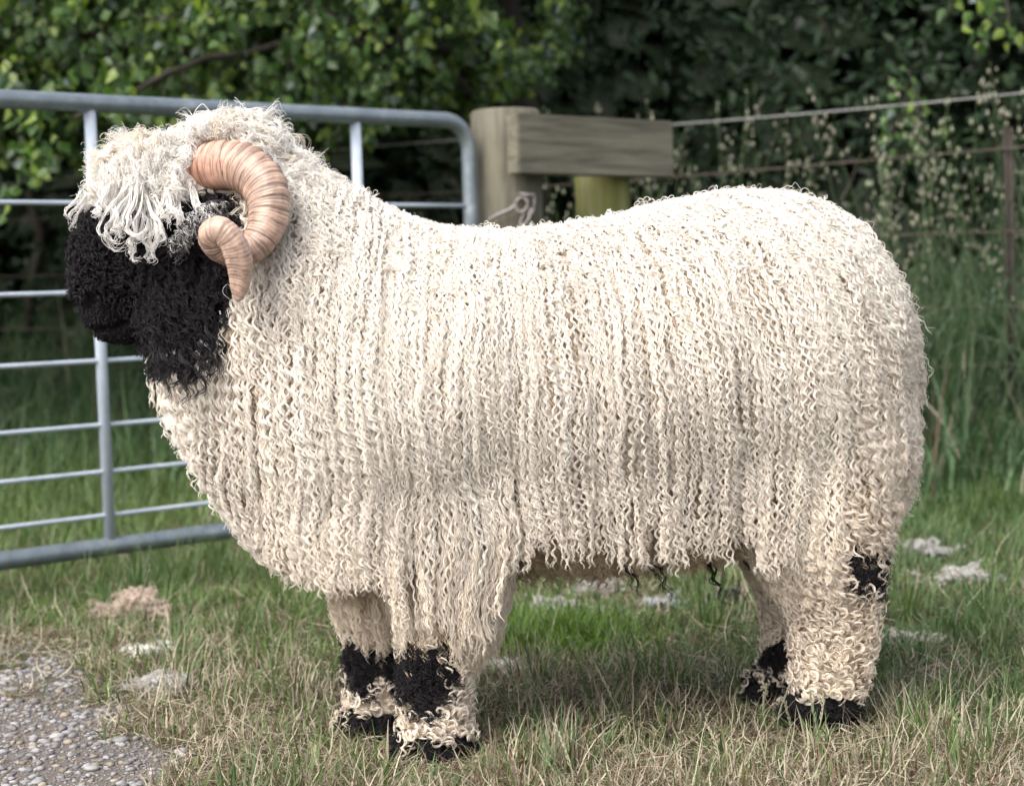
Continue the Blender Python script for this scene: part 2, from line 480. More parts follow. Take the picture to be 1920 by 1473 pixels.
# ------------------------------------------------------------------ wire fence
FA = P(1900, 509, 6.0); FB = P(700, 550, 7.5)
FU = Vector((FB.x - FA.x, FB.y - FA.y, 0)).normalized()
def fence_pt(px):
    """plan position where the line of sight of pixel column px meets the fence line"""
    d = ray(px, 530); # solve CAM + d*s on the line FA + FU*r
    A = np.array([[d.x, -FU.x], [d.y, -FU.y]]); r = np.linalg.solve(A, [FA.x - CAM.x, FA.y - CAM.y])
    return Vector((FA.x + FU.x * r[1], FA.y + FU.y * r[1], 0))
def build_fence():
    fo = empty('wire_fence', (FA.x, FA.y, 0), 'wire fence of bright and rusty strands on a rusty iron stake before the hedge', 'fence')
    a = fence_pt(2300); b = fence_pt(-250)
    for z, r, m in ((1.315, 0.0035, M_WIRE), (1.12, 0.0032, M_RUSTW), (0.84, 0.003, M_RUSTW), (0.60, 0.003, M_RUSTW), (0.40, 0.003, M_RUSTW), (0.2, 0.003, M_RUSTW)):
        n = 60; t = np.linspace(0, 1, n)
        q = np.array(a)[None] * (1 - t[:, None]) + np.array(b)[None] * t[:, None]
        q[:, 2] = z + 0.012 * np.sin(t * 9 + z * 7) - 0.01
        v, f = tube_np(q, r, 6)
        add_obj('wire', mesh_np('wire', v, f), m, fo)
    s = fence_pt(1897)
    s = Vector((s.x, s.y + 0.02, 0))
    # Y-section iron stake
    ps = []
    for ang in (90, 210, 330):
        an = math.radians(ang); ax = (math.cos(an), math.sin(an), 0); ay = (-math.sin(an), math.cos(an), 0)
        ps.append(box_np((s.x + ax[0] * 0.009, s.y + ax[1] * 0.009, 0.55), ax, ay, (0, 0, 1), 0.009, 0.0028, 0.64))
    v, f = merge_parts(ps); add_obj('stake', mesh_np('stake', v, f, False), M_RUST, fo)
build_fence()

# ------------------------------------------------------------------ gate
GA = P(0, 560, 4.15); GB = P(888, 540, 5.10)
GU = Vector((GB.x - GA.x, GB.y - GA.y, 0)).normalized()
def gate_pt(px, z=0.0):
    d = ray(px, 540)
    A = np.array([[d.x, -GU.x], [d.y, -GU.y]]); r = np.linalg.solve(A, [GA.x - CAM.x, GA.y - CAM.y])
    return np.array([GA.x + GU.x * r[1], GA.y + GU.y * r[1], z])
def build_gate():
    gz = lambda y: P(0, y, 4.15).z
    zt, zb = gz(184), gz(1049)
    end = gate_pt(888); start = end - np.array(GU) * 2.55
    g = empty('gate', (end[0], end[1], 0), 'galvanised tubular steel farm gate with thin horizontal bars behind the ram', 'gate')
    R = 0.085; u = np.array(GU)
    path = [start + (0, 0, zt)]
    path += [start * (1 - t) + end * t - u * R * t + (0, 0, zt) for t in np.linspace(0.05, 1, 24)]
    for a in np.linspace(0, math.pi / 2, 9)[1:]:
        path.append(end - u * R + u * R * math.sin(a) + np.array((0, 0, zt - R + R * math.cos(a))))
    for t in np.linspace(0.1, 1, 8): path.append(end + np.array((0, 0, (zt - R) * (1 - t) + (zb + R) * t)))
    for a in np.linspace(0, math.pi / 2, 9)[1:]:
        path.append(end - u * R + u * R * math.cos(a) + np.array((0, 0, zb + R - R * math.sin(a))))
    for t in np.linspace(0.05, 1, 22): path.append((end - u * R) * (1 - t) + start * t + np.array((0, 0, zb)))
    v, f = tube_np(np.array(path), 0.0225, 16, ref=(0.6, -0.7, 0.2))
    add_obj('frame', mesh_np('gate_frame', v, f), M_GALV, g)
    v, f = tube_np(np.array([start + (0, 0, zt), start + (0, 0, zb)]), 0.0225, 14)
    add_obj('hinge_upright', mesh_np('hinge_upright', v, f), M_GALV, g)
    for px in (184, 678, -330):
        q = gate_pt(px)
        v, f = tube_np(np.array([q + (0, 0, zb + 0.015), q + (0, 0, (zt + zb) / 2), q + (0, 0, zt - 0.015)]), 0.0145, 12, flat=(1.0, 0.9))
        add_obj('upright', mesh_np('upright', v, f), M_GALVW, g)
    for y in (379, 553, 687, 812, 903, 988):
        z = gz(y)
        a = start + (0, 0, z); b = end + (0, 0, z)
        v, f = tube_np(np.array([a * (1 - t) + b * t for t in np.linspace(0, 1, 12)]), 0.0058, 8)
        add_obj('bar', mesh_np('bar', v, f), M_GALVW, g)
build_gate()

# ------------------------------------------------------------------ timber posts and board
M_POST = mat_noise('weathered_post', [(0.28, (0.055, 0.048, 0.038)), (0.5, (0.12, 0.108, 0.082)), (0.72, (0.20, 0.19, 0.135))], 5, 8, 0.9, 0.5, 14, stretch=(4, 4, 0.5), bdist=0.008)
M_POST2 = mat_noise('lichen_post', [(0.28, (0.10, 0.11, 0.028)), (0.5, (0.18, 0.185, 0.06)), (0.72, (0.26, 0.25, 0.15))], 5, 8, 0.9, 0.4, 14, stretch=(4, 4, 0.5), bdist=0.008)
def build_board_mat():
    m, nt, out = new_mat('board_wood'); N = NT(nt)
    tc = N.n('ShaderNodeTexCoord'); mp = N.n('ShaderNodeMapping')
    mp.inputs['Rotation'].default_value = (0, 0, -math.atan2(GU.y, GU.x)); mp.inputs['Scale'].default_value = (1, 1, 1)
    N.l(tc.outputs['Object'], mp.inputs[0])
    m2 = N.n('ShaderNodeMapping'); m2.inputs['Scale'].default_value = (1.4, 9, 22); N.l(mp.outputs[0], m2.inputs[0])
    no = N.n('ShaderNodeTexNoise', Scale=2.2, Detail=9.0, Roughness=0.65, Distortion=0.6); N.l(m2.outputs[0], no.inputs['Vector'])
    c = ramp(N, no.outputs['Fac'], [(0.3, (0.07, 0.064, 0.05)), (0.52, (0.145, 0.135, 0.10)), (0.75, (0.22, 0.21, 0.155))])
    b = N.n('ShaderNodeBsdfPrincipled', Roughness=0.88); b.inputs['Specular IOR Level'].default_value = 0.2
    bu = N.n('ShaderNodeBump', Strength=0.6, Distance=0.004); N.l(no.outputs['Fac'], bu.inputs['Height']); N.l(bu.outputs[0], b.inputs['Normal'])
    N.l(c, b.inputs['Base Color']); N.l(b.outputs[0], out.inputs[0]); return m
M_BOARD = build_board_mat()

def round_post(name, cx, cy, r, top, label, mat):
    k = 18; z = np.linspace(-0.3, top, k)
    path = np.stack([cx + 0 * z, cy + 0 * z, z], -1)
    rr = r * (1 + 0.02 * np.sin(z * 7 + cx)); 
    path = np.vstack([path, path[-1] + (0, 0, 0.006), path[-1] + (0, 0, 0.008)]); rr = np.concatenate([rr, [r * 0.95, r * 0.6]])
    v, f = tube_np(path, rr, 28)
    a = np.arctan2(v[:, 1] - cy, v[:, 0] - cx)
    k2 = 1 + 0.025 * np.sin(3 * a + 1) + 0.012 * np.sin(11 * a + v[:, 2] * 3)
    v[:, 0] = cx + (v[:, 0] - cx) * k2; v[:, 1] = cy + (v[:, 1] - cy) * k2
    o = add_obj(name, mesh_np(name, v, f), mat); tag(o, label, 'post', 'round timber fence posts')
    return o
gu = np.array(GU); gw = np.array([-GU.y, GU.x, 0])
BFL = np.array([(988 - 960) / F_PX * 5.02, 5.02, 0])           # front left edge of the board
BT = 0.055
post_c = BFL + gw * (BT + 0.104) + gu * 0.088
zt_post = P(962, 211, post_c[1]).z
round_post('timber_post', post_c[0], post_c[1], 0.1, zt_post, 'thick weathered round timber post at the end of the gate', M_POST)
p2 = BFL + gw * (BT + 0.087) + gu * 0.46
round_post('timber_post', p2[0], p2[1], 0.083, P(1140, 235, p2[1]).z, 'yellow-green lichen-covered round timber post under the middle of the board', M_POST2)
def build_board():
    z1 = P(988, 211, 5.02).z; z0 = P(988, 325, 5.02).z
    L = 0.635
    me = bpy.data.meshes.new('board'); bm = bmesh.new()
    v, f = box_np(BFL + gu * L / 2 + gw * BT / 2 + np.array((0, 0, (z0 + z1) / 2)), gu, gw, (0, 0, 1), L / 2, BT / 2 - 0.001, (z1 - z0) / 2)
    vs = [bm.verts.new(q) for q in v]
    for q in f[0]: bm.faces.new([vs[i] for i in q])
    bmesh.ops.recalc_face_normals(bm, faces=bm.faces)
    bmesh.ops.bevel(bm, geom=list(bm.edges), offset=0.004, segments=2, affect='EDGES')
    bm.to_mesh(me); bm.free()
    o = add_obj('timber_board', me, M_BOARD)
    tag(o, 'short thick grey sawn timber board fixed across the two posts', 'board')
    o2 = None
build_board()
def build_chain():
    """hook and chain stapled to the post's front"""
    yd = post_c[1] - 0.112
    c0 = P(985, 372, yd)
    ch = empty('latch_chain', c0, 'steel latch hook and chain links hanging on the gate post', 'chain')
    def pth(pts, r, name):
        pts = [np.array(P(x, y, yd - dz)) for x, y, dz in pts]
        q = []
        for i in range(len(pts) - 1):
            for t in np.linspace(0, 1, 6, endpoint=False): q.append(pts[i] * (1 - t) + pts[i + 1] * t)
        q.append(pts[-1]); q = np.array(q)
        for _ in range(2): q[1:-1] = (q[:-2] + q[1:-1] * 2 + q[2:]) / 4
        v, f = tube_np(q, r, 8); add_obj(name, mesh_np(name, v, f), M_IRON, ch)
    pth([(915, 414, .0), (935, 402, .01), (955, 394, .012), (968, 384, .012), (972, 372, .012), (980, 366, .006)], 0.0055, 'hook')
    pth([(972, 366, -.01), (976, 364, .02), (992, 366, .024), (1002, 367, .02), (1001, 366, -.01)], 0.006, 'staple')
    def link(x, y, w, h, ang, name='link'):
        n = 22; t = np.linspace(0, 2 * np.pi, n)
        q = []
        for a in t:
            u0, v0 = math.cos(a) * w, math.sin(a) * h
            xx = x + u0 * math.cos(ang) - v0 * math.sin(ang); yy = y + u0 * math.sin(ang) + v0 * math.cos(ang)
            q.append(np.array(P(xx, yy, yd - 0.018 - 0.004 * math.cos(a))))
        v, f = tube_np(np.array(q), 0.0045, 8, False); add_obj(name, mesh_np(name, v, f), M_IRON, ch)
    link(978, 384, 11, 14, 0.3)
    link(996, 384, 6, 20, 0.1)
    link(986, 408, 6, 18, 0.5)
build_chain()

# ------------------------------------------------------------------ the ram
def yc(px): return 2.74 + (np.asarray(px, float) - 850) * 1.3e-4     # depth of the ram's middle plane
def PC(x, y, off=0.0): return np.array(P(x, y, float(yc(x)) + off))

def sphere_np(c, r, ax=None, seg=20, rings=12):
    th = np.linspace(0, np.pi, rings + 1)[1:-1]; ph = np.linspace(0, 2 * np.pi, seg, endpoint=False)
    v = [[0, 0, 1]] + [[math.sin(a) * math.cos(b), math.sin(a) * math.sin(b), math.cos(a)] for a in th for b in ph] + [[0, 0, -1]]
    v = np.array(v) * (np.asarray(r, float) if np.ndim(r) else float(r)) + np.asarray(c)
    q = []; t = []
    for i in range(rings - 2):
        for j in range(seg):
            a = 1 + i * seg + j; b = 1 + i * seg + (j + 1) % seg
            q.append([a, a + seg, b + seg, b])
    for j in range(seg):
        t.append([0, 1 + j, 1 + (j + 1) % seg]); l = 1 + (rings - 2) * seg
        t.append([len(v) - 1, l + (j + 1) % seg, l + j])
    return v, [np.array(q), np.array(t)]

def limb_parts(pts, radii):
    """closed tapered limb with rounded ends"""
    pts = np.asarray(pts, float); radii = np.asarray(radii, float)
    s = np.concatenate([[0], np.cumsum(np.linalg.norm(np.diff(pts, axis=0), axis=1))]); u = np.linspace(0, s[-1], 26)
    q = np.stack([np.interp(u, s, pts[:, i]) for i in range(3)], -1); r = np.interp(u, s, radii)
    for _ in range(3): q[1:-1] = (q[:-2] + 2 * q[1:-1] + q[2:]) / 4
    v, f = tube_np(q, r, 20)
    return [(v, f), sphere_np(q[0], r[0]), sphere_np(q[-1], r[-1])]

def inpoly(px, py, poly):
    px = np.asarray(px, float); py = np.asarray(py, float); r = np.zeros(px.shape, bool)
    n = len(poly)
    for i in range(n):
        x0, y0 = poly[i]; x1, y1 = poly[(i + 1) % n]
        cnd = (y0 > py) != (y1 > py)
        with np.errstate(divide='ignore', invalid='ignore'):
            xi = (x1 - x0) * (py - y0) / ((y1 - y0) if y1 != y0 else 1e-9) + x0
        r ^= cnd & (px < xi)
    return r

STN = [  # px, skin top, skin bottom, half width
    (318, 440, 700, .085), (345, 385, 775, .115), (390, 325, 850, .125), (450, 292, 945, .132), (520, 300, 1025, .158), (600, 335, 1062, .195),
    (700, 400, 1068, .228), (800, 440, 1040, .238), (900, 454, 1020, .243), (1000, 450, 1022, .248), (1100, 436, 1028, .25),
    (1200, 415, 1022, .252), (1300, 389, 1010, .252), (1400, 374, 990, .25), (1500, 384, 975, .24), (1580, 420, 975, .217), (1632, 475, 935, .182),
    (1668, 540, 830, .13), (1690, 600, 735, .06)]

FACE = [(60, 402), (150, 388), (200, 396), (255, 412), (320, 385), (380, 362), (445, 366), (452, 430), (440, 520), (432, 590), (402, 630), (370, 655), (300, 665), (250, 690), (60, 690)]
MUZZLE = [(60, 555), (170, 535), (255, 570), (270, 640), (250, 690), (60, 690)]

def blackness(p):
    """1 where the ram is black"""
    p = np.asarray(p); px, py = proj(p)
    jx = (vnoise(p[:, 0] * 60, p[:, 2] * 60, p[:, 1] * 60, seed=41) - .5) * 34
    jy = (vnoise(p[:, 0] * 45, p[:, 2] * 25, p[:, 1] * 45, seed=42) - .5) * 64 * (px > 560)
    x, y = px + jx, py + jy
    near = p[:, 1] < yc(px)
    b = inpoly(x, y, FACE) & (px < 470)
    b |= near & inpoly(x, y, [(735, 1205), (850, 1205), (852, 1275), (832, 1330), (800, 1340), (772, 1318), (738, 1295)])
    b |= ~near & (px < 800) & inpoly(x, y, [(650, 1165), (735, 1165), (735, 1262), (650, 1275)])
    b |= near & inpoly(x, y, [(1585, 1020), (1700, 1010), (1700, 1085), (1600, 1092), (1575, 1065)])
    b |= ~near & inpoly(x, y, [(1440, 1185), (1520, 1185), (1520, 1245), (1440, 1245)])
    z = p[:, 2] + jx * 0.0006
    foot = np.where(px < 1100, np.where(near, 0.040, 0.044), 0.058)
    b |= z < foot
    return b

def build_body_mesh():
    parts = []
    ns = 40; th = np.linspace(0, 2 * np.pi, ns, endpoint=False)
    rings = []
    # dense interpolation of the stations
    S = np.array(STN, float); xs = np.linspace(S[0, 0], S[-1, 0], 70)
    sm = [np.interp(xs, S[:, 0], S[:, i]) for i in (1, 2, 3)]
    for i in range(3):
        for _ in range(2): sm[i][1:-1] = (sm[i][:-2] + 2 * sm[i][1:-1] + sm[i][2:]) / 4
    for x, yt, yb, hw in zip(xs, *sm):
        t = PC(x, yt); b = PC(x, yb); c = (t + b) / 2; up = (t - b) / 2
        co, si = np.cos(th), np.sin(th)
        e = 2 / 2.35
        cx_ = np.sign(co) * np.abs(co) ** e; sx_ = np.sign(si) * np.abs(si) ** e
        wprof = hw * (1 - 0.10 * np.clip(si, 0, 1) - 0.10 * np.clip(-si, 0, 1))
        # hollow behind the elbow and in front of the thigh
        hol = 0.022 * np.exp(-((x - 968) / 45) ** 2) + 0.012 * np.exp(-((x - 1390) / 40) ** 2)
        wprof = wprof - hol * smooth(0.25, -0.5, si)
        r = c[None] + np.outer(cx_ * wprof, [0.12, 1, 0]) + np.outer(sx_, up)
        rings.append(r)
    n = len(rings); v = np.vstack(rings)
    i = np.arange(n - 1)[:, None] * ns; j = np.arange(ns)[None]; k = (j + 1) % ns
    f = np.stack([i + j, i + k, i + ns + k, i + ns + j], -1).reshape(-1, 4)
    c0, c1 = rings[0].mean(0) + [-0.02, 0, 0], rings[-1].mean(0) + [0.015, 0, 0]
    v = np.vstack([v, c0, c1]); jj = np.arange(ns); kk = (jj + 1) % ns; b = (n - 1) * ns
    parts.append((v, [f, np.stack([np.full(ns, len(v) - 2), kk, jj], -1), np.stack([np.full(ns, len(v) - 1), b + jj, b + kk], -1)]))
    gy = lambda x, y: (x, y)
    nf, ff, nh, fh = -0.115, 0.045, -0.115, 0.075
    parts += limb_parts([PC(830, 900, -.06), PC(842, 1060, -.10), PC(840, 1170, nf), PC(815, 1245, nf), PC(816, 1340, nf), PC(824, 1392, nf)], [.13, .092, .066, .044, .043, .042])
    parts += limb_parts([PC(740, 930, .06), PC(716, 1090, ff), PC(710, 1180, ff), PC(708, 1260, ff), PC(706, 1330, ff), PC(714, 1382, ff)], [.12, .075, .048, .038, .040, .036])
    parts += limb_parts([PC(1500, 840, -.03), PC(1530, 980, -.095), PC(1555, 1070, nh), PC(1566, 1150, nh), PC(1560, 1240, nh), PC(1545, 1316, nh)], [.17, .118, .078, .058, .052, .044])
    parts += limb_parts([PC(1490, 900, .08), PC(1500, 1030, fh), PC(1500, 1110, fh), PC(1494, 1180, fh), PC(1484, 1240, fh), PC(1472, 1300, fh)], [.14, .085, .055, .042, .040, .040])
    # feet: two-toed hooves pointing left
    for (x, y, off) in ((822, 1398, nf), (714, 1388, ff), (1545, 1322, nh), (1472, 1306, fh)):
        g = PC(x, y, off)
        for sgn in (-1, 1):
            a = np.array([g[0] + 0.012, g[1] + sgn * 0.016, 0.034]); e = np.array([g[0] - 0.042, g[1] + sgn * 0.021, 0.020])
            parts += limb_parts([a, e], [.03, .019])
    # head
    h0 = 0.0
    parts += [sphere_np(PC(345, 372), [.095, .085, .088]), sphere_np(PC(300, 345), [.085, .075, .06]), sphere_np(PC(430, 300), [.085, .075, .062])]
    parts += limb_parts([PC(300, 400), PC(222, 480), PC(200, 560), PC(203, 592)], [.082, .068, .047, .040])
    parts += limb_parts([PC(350, 470), PC(290, 555), PC(232, 608)], [.085, .062, .032])
    parts += [sphere_np(PC(272, 500), [.08, .074, .09]), sphere_np(PC(248, 560), [.055, .052, .055])]
    parts += limb_parts([PC(360, 400), PC(450, 520)], [.09, .115])
    v, f = merge_parts(parts)
    me = mesh_np('ram_raw', v, f)
    o = add_obj('ram_raw', me)
    r = o.modifiers.new('r', 'REMESH'); r.mode = 'VOXEL'; r.voxel_size = 0.0085
    s = o.modifiers.new('s', 'SMOOTH'); s.factor = 0.5; s.iterations = 7
    dg = bpy.context.evaluated_depsgraph_get()
    out = bpy.data.meshes.new_from_object(o.evaluated_get(dg))
    bpy.data.objects.remove(o, do_unlink=True)
    out.name = 'ram_body'
    # carve mouth and nostril on both sides
    nv = len(out.vertices); co = np.empty(nv * 3, np.float32); out.vertices.foreach_get('co', co); co = co.reshape(-1, 3).astype(float)
    no = np.empty(nv * 3, np.float32); out.vertices.foreach_get('normal', no); no = no.reshape(-1, 3)
    px, py = proj(co)
    d = np.abs(py - np.interp(px, [140, 190, 215, 250], [622, 622, 616, 596])); m = np.exp(-(d / 7) ** 2) * smooth(262, 240, px) * (px < 300) * (py > 560)
    co -= no * (m * 0.012)[:, None]
    m = np.exp(-(((px - 168) / 10) ** 2 + ((py - 572 + (px - 168) * .5) / 5) ** 2)) * (px < 260)
    co -= no * (m * 0.012)[:, None]
    out.vertices.foreach_set('co', co.astype(np.float32).ravel())
    out.update()
    return out, co

RAM_LOC = Vector((P(1150, 1390, 2.78).x, 2.78, 0))
ram = empty('ram', RAM_LOC, 'black-faced ram with long wavy cream fleece and curled horns standing side-on', 'ram')
BODY, BCO = build_body_mesh()
bk = blackness(BCO)
bcol = np.where(bk[:, None], np.array([0.010, 0.009, 0.010]), np.array([0.64, 0.56, 0.45]))
at = BODY.attributes.new('col', 'FLOAT_COLOR', 'POINT')
at.data.foreach_set('color', np.hstack([bcol, np.ones((len(bcol), 1))]).astype(np.float32).ravel())
BODY.polygons.foreach_set('use_smooth', np.ones(len(BODY.polygons), bool))
body = add_obj('body', BODY, M_SKIN, ram)
bm_ = bmesh.new(); bm_.from_mesh(BODY); bmesh.ops.triangulate(bm_, faces=bm_.faces)
BVH = BVHTree.FromBMesh(bm_)
bm_.verts.ensure_lookup_table()
TRI = np.array([[v.index for v in f.verts] for f in bm_.faces]); VNO = np.array([v.normal[:] for v in bm_.verts]); VCO = np.array([v.co[:] for v in bm_.verts])
bm_.free()
_ta = np.linalg.norm(np.cross(VCO[TRI[:, 1]] - VCO[TRI[:, 0]], VCO[TRI[:, 2]] - VCO[TRI[:, 0]]), axis=1) / 2

def scatter(density, keep):
    """random roots on the body: density per square metre, keep(p, n, px, py) -> mask"""
    n = int(_ta.sum() * density)
    k = RNG.choice(len(TRI), n, p=_ta / _ta.sum())
    a, b = RNG.random(n), RNG.random(n); fl = a + b > 1; a[fl], b[fl] = 1 - a[fl], 1 - b[fl]
    w = np.stack([1 - a - b, a, b], -1)[:, :, None]
    p = (VCO[TRI[k]] * w).sum(1); nn = unit((VNO[TRI[k]] * w).sum(1))
    px, py = proj(p)
    m = keep(p, nn, px, py)
    return p[m], nn[m], px[m], py[m]

def grow(roots, normals, L, flow, h0=0.002, h1=0.02, rise=0.5, grav=0.25, stiff=0.55, K=14, jitter=0.06):
    """guide strands draped over the body; flow (n,3) preferred direction; returns (n,K,3)"""
    n = len(roots); out = np.empty((n, K, 3))
    L = np.zeros(n) + L; h1 = np.zeros(n) + h1; rise = np.zeros(n) + rise; grav = np.zeros(n) + grav
    fn = BVH.find_nearest; jit = RNG.normal(size=(n, 3)) * jitter
    for i in range(n):
        p = Vector(roots[i]); nn = Vector(normals[i]); fl = Vector(flow[i] + jit[i]); ds = L[i] / (K - 1)
        d = (nn * rise[i] + (fl - nn * fl.dot(nn)) * 0.6).normalized()
        out[i, 0] = p; g = grav[i]; hh = h1[i]
        for k in range(1, K):
            t = fl - nn * fl.dot(nn); t.z -= g
            if t.length > 1e-6: t.normalize()
            d = d * stiff + t * (1 - stiff); d.normalize()
            p = p + d * ds
            loc, n2, _, dist = fn(p)
            nn = n2
            sd = (p - loc).dot(nn); h = h0 + (hh - h0) * k / (K - 1)
            if sd < h: p = p + nn * (h - sd)
            out[i, k] = p
    return out

def resample(g, K):
    """Catmull-Rom resampling of guides (n,k,3) to K points"""
    k = g.shape[1]; u = np.linspace(0, k - 1, K); i = np.clip(np.floor(u).astype(int), 0, k - 2); t = (u - i)[None, :, None]
    p1, p2 = g[:, i], g[:, i + 1]; p0 = g[:, np.clip(i - 1, 0, k - 1)]; p3 = g[:, np.clip(i + 2, 0, k - 1)]
    return 0.5 * (2 * p1 + (p2 - p0) * t + (2 * p0 - 5 * p1 + 4 * p2 - p3) * t ** 2 + (3 * p1 - p0 - 3 * p2 + p3) * t ** 3)

def fibres(guides, nrm, col, nf, K, L, amp, period, phase, width, rad, helix=0.45, tipcurl=0.0, frizz=0.0, ampgrow=0.4, tip=0.35, colvar=0.10, sjmin=0.72, pj_sd=0.32):
    """locks of nf crimped fibres round each guide; returns points (m,K,3), radii (m,K), colours (m,3)"""
    n = len(guides); q = resample(guides, K)
    t = unit(np.gradient(q, axis=1)); b = unit(np.cross(t, nrm[:, None, :] + 1e-6)); nn = np.cross(b, t)
    s = np.linspace(0, 1, K)
    L = (np.zeros(n) + L)[:, None]; amp = (np.zeros(n) + amp)[:, None]; period = (np.zeros(n) + period)[:, None]; width = (np.zeros(n) + width)[:, None]
    phase = phase if np.ndim(phase) else np.zeros(n) + phase
    out = np.empty((n, nf, K, 3), np.float32); R = np.empty((n, nf, K), np.float32); C = np.empty((n, nf, 3), np.float32)
    env = np.clip(s / 0.12, 0.15, 1)[None] * (1 - ampgrow + ampgrow * s[None] * 1.6)
    wid = width * (0.75 + 0.5 * np.sin(np.pi * np.clip(s * 1.05, 0, 1)) - 0.0) * (1 - (1 - tip) * s ** 2)[None]
    for j in range(nf):
        pj = phase[:, None] + RNG.normal(0, pj_sd, (n, 1)); aj = amp * RNG.uniform(0.75, 1.3, (n, 1)); sj = RNG.uniform(sjmin, 1.0, (n, 1)) if nf > 1 else 1.0
        sl = s[None] * sj * L
        ph = 2 * np.pi * sl / period + pj
        th = RNG.uniform(0, 2 * np.pi, (n, 1)); rr = np.sqrt(RNG.random((n, 1)))
        th = th + s[None] * RNG.normal(0, 1.2, (n, 1))
        ob = np.cos(th) * rr * wid + aj * env * np.cos(ph)
        on = np.sin(th) * rr * wid * 0.8 + aj * env * helix * np.sin(ph)
        if tipcurl:
            cu = tipcurl * smooth(0.7, 1.0, s)[None] * L
            ob = ob + cu * np.sign(np.cos(phase))[:, None] * RNG.uniform(.5, 1.2, (n, 1)); on = on + 0.5 * cu
        if frizz:
            for w in (1.3, 3.1, 6.3):
                ob = ob + frizz / w * s[None] * np.sin(w * 2 * np.pi * s[None] + RNG.uniform(0, 6.3, (n, 1))) * RNG.normal(0, 1, (n, 1))
                on = on + frizz / w * s[None] * np.sin(w * 2 * np.pi * s[None] + RNG.uniform(0, 6.3, (n, 1))) * np.abs(RNG.normal(0, 1, (n, 1)))
        # shorter fibres end earlier: evaluate the guide at s*sj
        idx = np.clip(s[None] * sj * (K - 1), 0, K - 1.001); i0 = idx.astype(int); fr = (idx - i0)[..., None]
        ar = np.arange(n)[:, None]
        base = q[ar, i0] * (1 - fr) + q[ar, i0 + 1] * fr
        bb = b[ar, i0]; n_ = nn[ar, i0]
        out[:, j] = base + bb * ob[..., None] + n_ * on[..., None]
        R[:, j] = rad * RNG.uniform(0.75, 1.25, (n, 1)) * (1 - 0.6 * s ** 3)[None]
        C[:, j] = col * (1 + RNG.normal(0, colvar, (n, 1)))
    m = n * nf
    return out.reshape(m, K, 3), R.reshape(m, K), np.clip(C.reshape(m, 3), 0.002, 0.93)

def curves_obj(name, groups, parent=None, mat=None):
    cu = bpy.data.hair_curves.new(name)
    sizes = np.concatenate([np.full(len(p), p.shape[1], np.int32) for p, r, c in groups])
    cu.add_curves(sizes.tolist())
    cu.position_data.foreach_set('vector', np.concatenate([p.reshape(-1) for p, r, c in groups]).astype(np.float32))
    ra = cu.attributes.get('radius') or cu.attributes.new('radius', 'FLOAT', 'POINT')
    ra.data.foreach_set('value', np.concatenate([r.reshape(-1) for p, r, c in groups]).astype(np.float32))
    ca = cu.attributes.new('col', 'FLOAT_COLOR', 'CURVE')
    c = np.concatenate([c for p, r, c in groups]); ca.data.foreach_set('color', np.hstack([c, np.ones((len(c), 1))]).astype(np.float32).ravel())
    o = add_obj(name, cu, mat or M_WOOL, parent)
    return tag(o, kind='stuff')

HORN = [(345, 318, -.035, 36), (385, 312, -.066, 42), (430, 308, -.098, 44), (470, 322, -.128, 46), (497, 352, -.152, 46), (505, 392, -.168, 45), (497, 430, -.178, 42), (475, 462, -.186, 37),
        (440, 474, -.195, 33), (408, 464, -.206, 31), (398, 444, -.220, 29), (414, 434, -.233, 28), (434, 452, -.238, 28), (446, 482, -.236, 27), (450, 513, -.230, 23.5), (448, 541, -.226, 17.5), (446, 561, -.224, 9)]
def horn_path(n=240):
    cp = np.array([np.append(PC(x, y, o), r * (float(yc(x)) + o) / F_PX) for x, y, o, r in HORN])
    return resample(cp[None, :, :3], n)[0], resample(np.repeat(cp[:, 3:], 3, 1)[None], n)[0][:, 0]
HP, HR = horn_path(90)
def clear_of_horn(g, near_only=True):
    """mask of locks that do not cross in front of, or through, the near horn"""
    ok = np.ones(len(g), bool)
    for i in range(7, len(HP), 2):
        d = g - HP[i]
        hit = (np.hypot(d[..., 0], d[..., 2]) < HR[i] * 0.96) & (d[..., 1] < HR[i] * 0.3) & (d[..., 1] > -0.2)
        ok &= ~hit.any(1)
    return ok

CREAM = np.array([0.82, 0.76, 0.68]); WHITE = np.array([0.82, 0.79, 0.745]); TAN = np.array([0.72, 0.61, 0.48]); BLACK = np.array([0.016, 0.014, 0.016])
DOWN = np.array([0, 0, -1.0])

def wool_cols(p, px, py):
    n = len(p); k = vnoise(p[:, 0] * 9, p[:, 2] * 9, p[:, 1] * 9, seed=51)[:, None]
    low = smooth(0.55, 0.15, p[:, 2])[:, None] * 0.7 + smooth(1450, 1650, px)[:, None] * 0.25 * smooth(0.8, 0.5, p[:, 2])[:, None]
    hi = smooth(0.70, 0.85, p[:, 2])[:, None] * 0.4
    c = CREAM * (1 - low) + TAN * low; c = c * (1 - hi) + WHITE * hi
    return c * (0.90 + 0.16 * k + RNG.normal(0, 0.05, (n, 1)))

